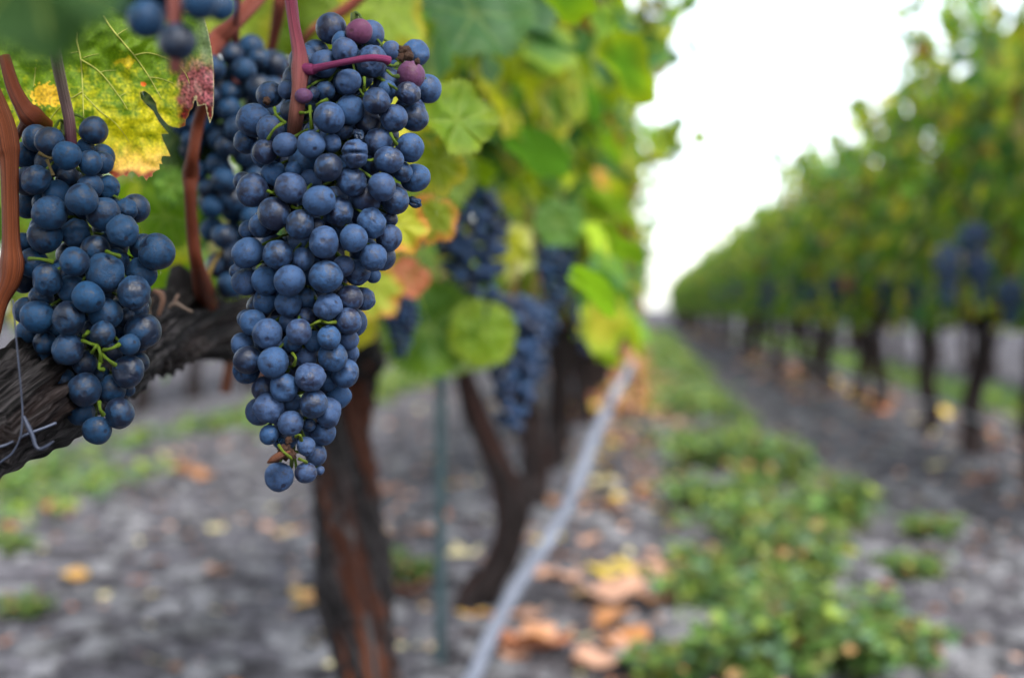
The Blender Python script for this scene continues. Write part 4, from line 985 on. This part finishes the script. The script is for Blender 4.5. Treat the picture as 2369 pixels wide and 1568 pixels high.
def weed_plant(rng, h, spread, stems, leaves, s=(.012, .022)):
    mb = MB()
    for i in range(stems):
        a = rng.uniform(0, 6.283); rr_ = spread * math.sqrt(rng.random()); e = Vector((math.cos(a) * rr_, math.sin(a) * rr_, h * rng.uniform(.35, 1.0)))
        b = Vector((e.x * .4, e.y * .4, 0)); m = (b + e) * .5 + Vector((0, 0, h * .15))
        tube(mb, [b, m, e], [.0018, .0014, .0009], 5, (.10, .12, .04), rings=6, mi=1)
        for j in range(leaves):
            u = rng.uniform(.25, 1); p = b * (1 - u) ** 2 + m * 2 * u * (1 - u) + e * u * u
            az = rng.uniform(0, 6.283); o = Vector((math.cos(az), math.sin(az), rng.uniform(-.1, .5)))
            c = rng.choice(WC); f = rng.uniform(.75, 1.3); c = tuple(x * f for x in c)
            if rng.random() < .05: c = (.36, .20, .08)
            weed_leaf(mb, p + o * .012, Vector((rng.gauss(0, .5), rng.gauss(0, .5), 1)), o, rng.uniform(*s), c, rng)
    for i in range(60):
        a = rng.uniform(0, 6.283); r_ = spread * rng.random(); blade(mb, Vector((math.cos(a) * r_, math.sin(a) * r_, 0)), h * rng.uniform(.5, 1.3), rng)
    return mb.mesh('weed_plant', [M_WEED, M_GREENSTEM])
WP = [weed_plant(random.Random(600 + i), (.13, .16, .10, .12, .2)[i], (.16, .14, .13, .18, .12)[i], 34, 16) for i in range(5)]
rng = random.Random(31)
wl = [(1760, 1560, 0, 1.05, 'leafy weed clump at the bottom edge, nearest of the aisle'), (1840, 1545, 1, 1.0, 'bushy weed clump at the bottom edge right of the nearest one'), (1950, 1480, 0, .85, 'weed clump with small round leaves before the gravel'), (1690, 1420, 3, 1.0, 'bright weed clump above the nearest one'), (1850, 1390, 4, 1.0, 'tallest weed clump with a dry tan stalk'), (1640, 1330, 2, .9, 'low weed at the left edge of the near clumps'),
      (2110, 1330, 2, .7, 'isolated low weed on the gravel right of the clumps'), (1790, 1260, 0, 1.2, 'dense weed clump in the middle of the strip'), (1940, 1230, 1, 1.1, 'weed clump bulging right into the gravel'), (1660, 1180, 3, 1.2, 'weed clump left of the dense middle one'), (1790, 1120, 1, 1.3, 'weed clump behind the dense middle one'), (1640, 1080, 0, 1.3, 'weed clump on the left of the further strip'), (1560, 1560, 2, .7, 'tiny weed at the bottom edge beside the fallen leaves'), (2160, 1250, 2, .7, 'tiny weed far right on the gravel'), (2050, 1560, 2, 1.0, 'low weed at the bottom edge furthest right'), (50, 1415, 2, .5, 'lone green weed on the gravel at the left edge'), (15, 1285, 3, .55, 'lone weed behind another at the left edge'), (930, 1340, 2, .7, 'green sprig beside the near trunk among brown leaves')]
for px, py, k, s, lb in wl:
    g = G(px, py); o = link('weed_plant', WP[k], None, (g.x, g.y, gz(g.x, g.y) - .005), s); o.rotation_euler.z = rng.uniform(0, 6.28); tag(o, lb, 'weed', 'weeds growing in the aisle')
def weed_strip(name, label, x0, x1, y0, y1, n, h, s, seed, edge=.25):
    rng = random.Random(seed); mb = MB()
    for k in range(n):
        yy = y0 + (y1 - y0) * rng.random() ** 1.4; x = rng.uniform(x0, x1) + rng.gauss(0, .06)
        dens = noise.noise(Vector((x * 1.6, yy * .7, seed))) + .35
        if dens < rng.uniform(.05, .6) - .04 * max(0, yy - 5): continue
        hh = h * rng.uniform(.2, 1) * (.7 + .8 * max(0, dens)); c = rng.choice(WC); f = rng.uniform(.75, 1.3)
        az = rng.uniform(0, 6.283)
        if rng.random() < .35:
            blade(mb, Vector((x, yy, gz(x, yy) - .005)), hh * 1.5 + .03, rng); continue
        weed_leaf(mb, Vector((x, yy, gz(x, yy) + hh * .6)), (rng.gauss(0, .6), rng.gauss(0, .6), 1), (math.cos(az), math.sin(az), .4), rng.uniform(*s) * (1 + yy * .05), tuple(v * f for v in c), rng)
    tag(link(name, mb.mesh(name, M_WEED)), label, 'weeds', None, 'stuff')
weed_strip('weeds', 'low green weeds covering the middle strip of the aisle', .10, .58, 4.3, 40, 15000, .10, (.014, .026), 1)
weed_strip('weeds', 'green grass strip between the right row and the one behind it', 2.25, 2.9, 5, 35, 9000, .07, (.015, .03), 2)
weed_strip('weeds', 'green strip of weeds on the far side of the left row', -2.6, -1.95, 4.2, 25, 12000, .09, (.014, .028), 3)
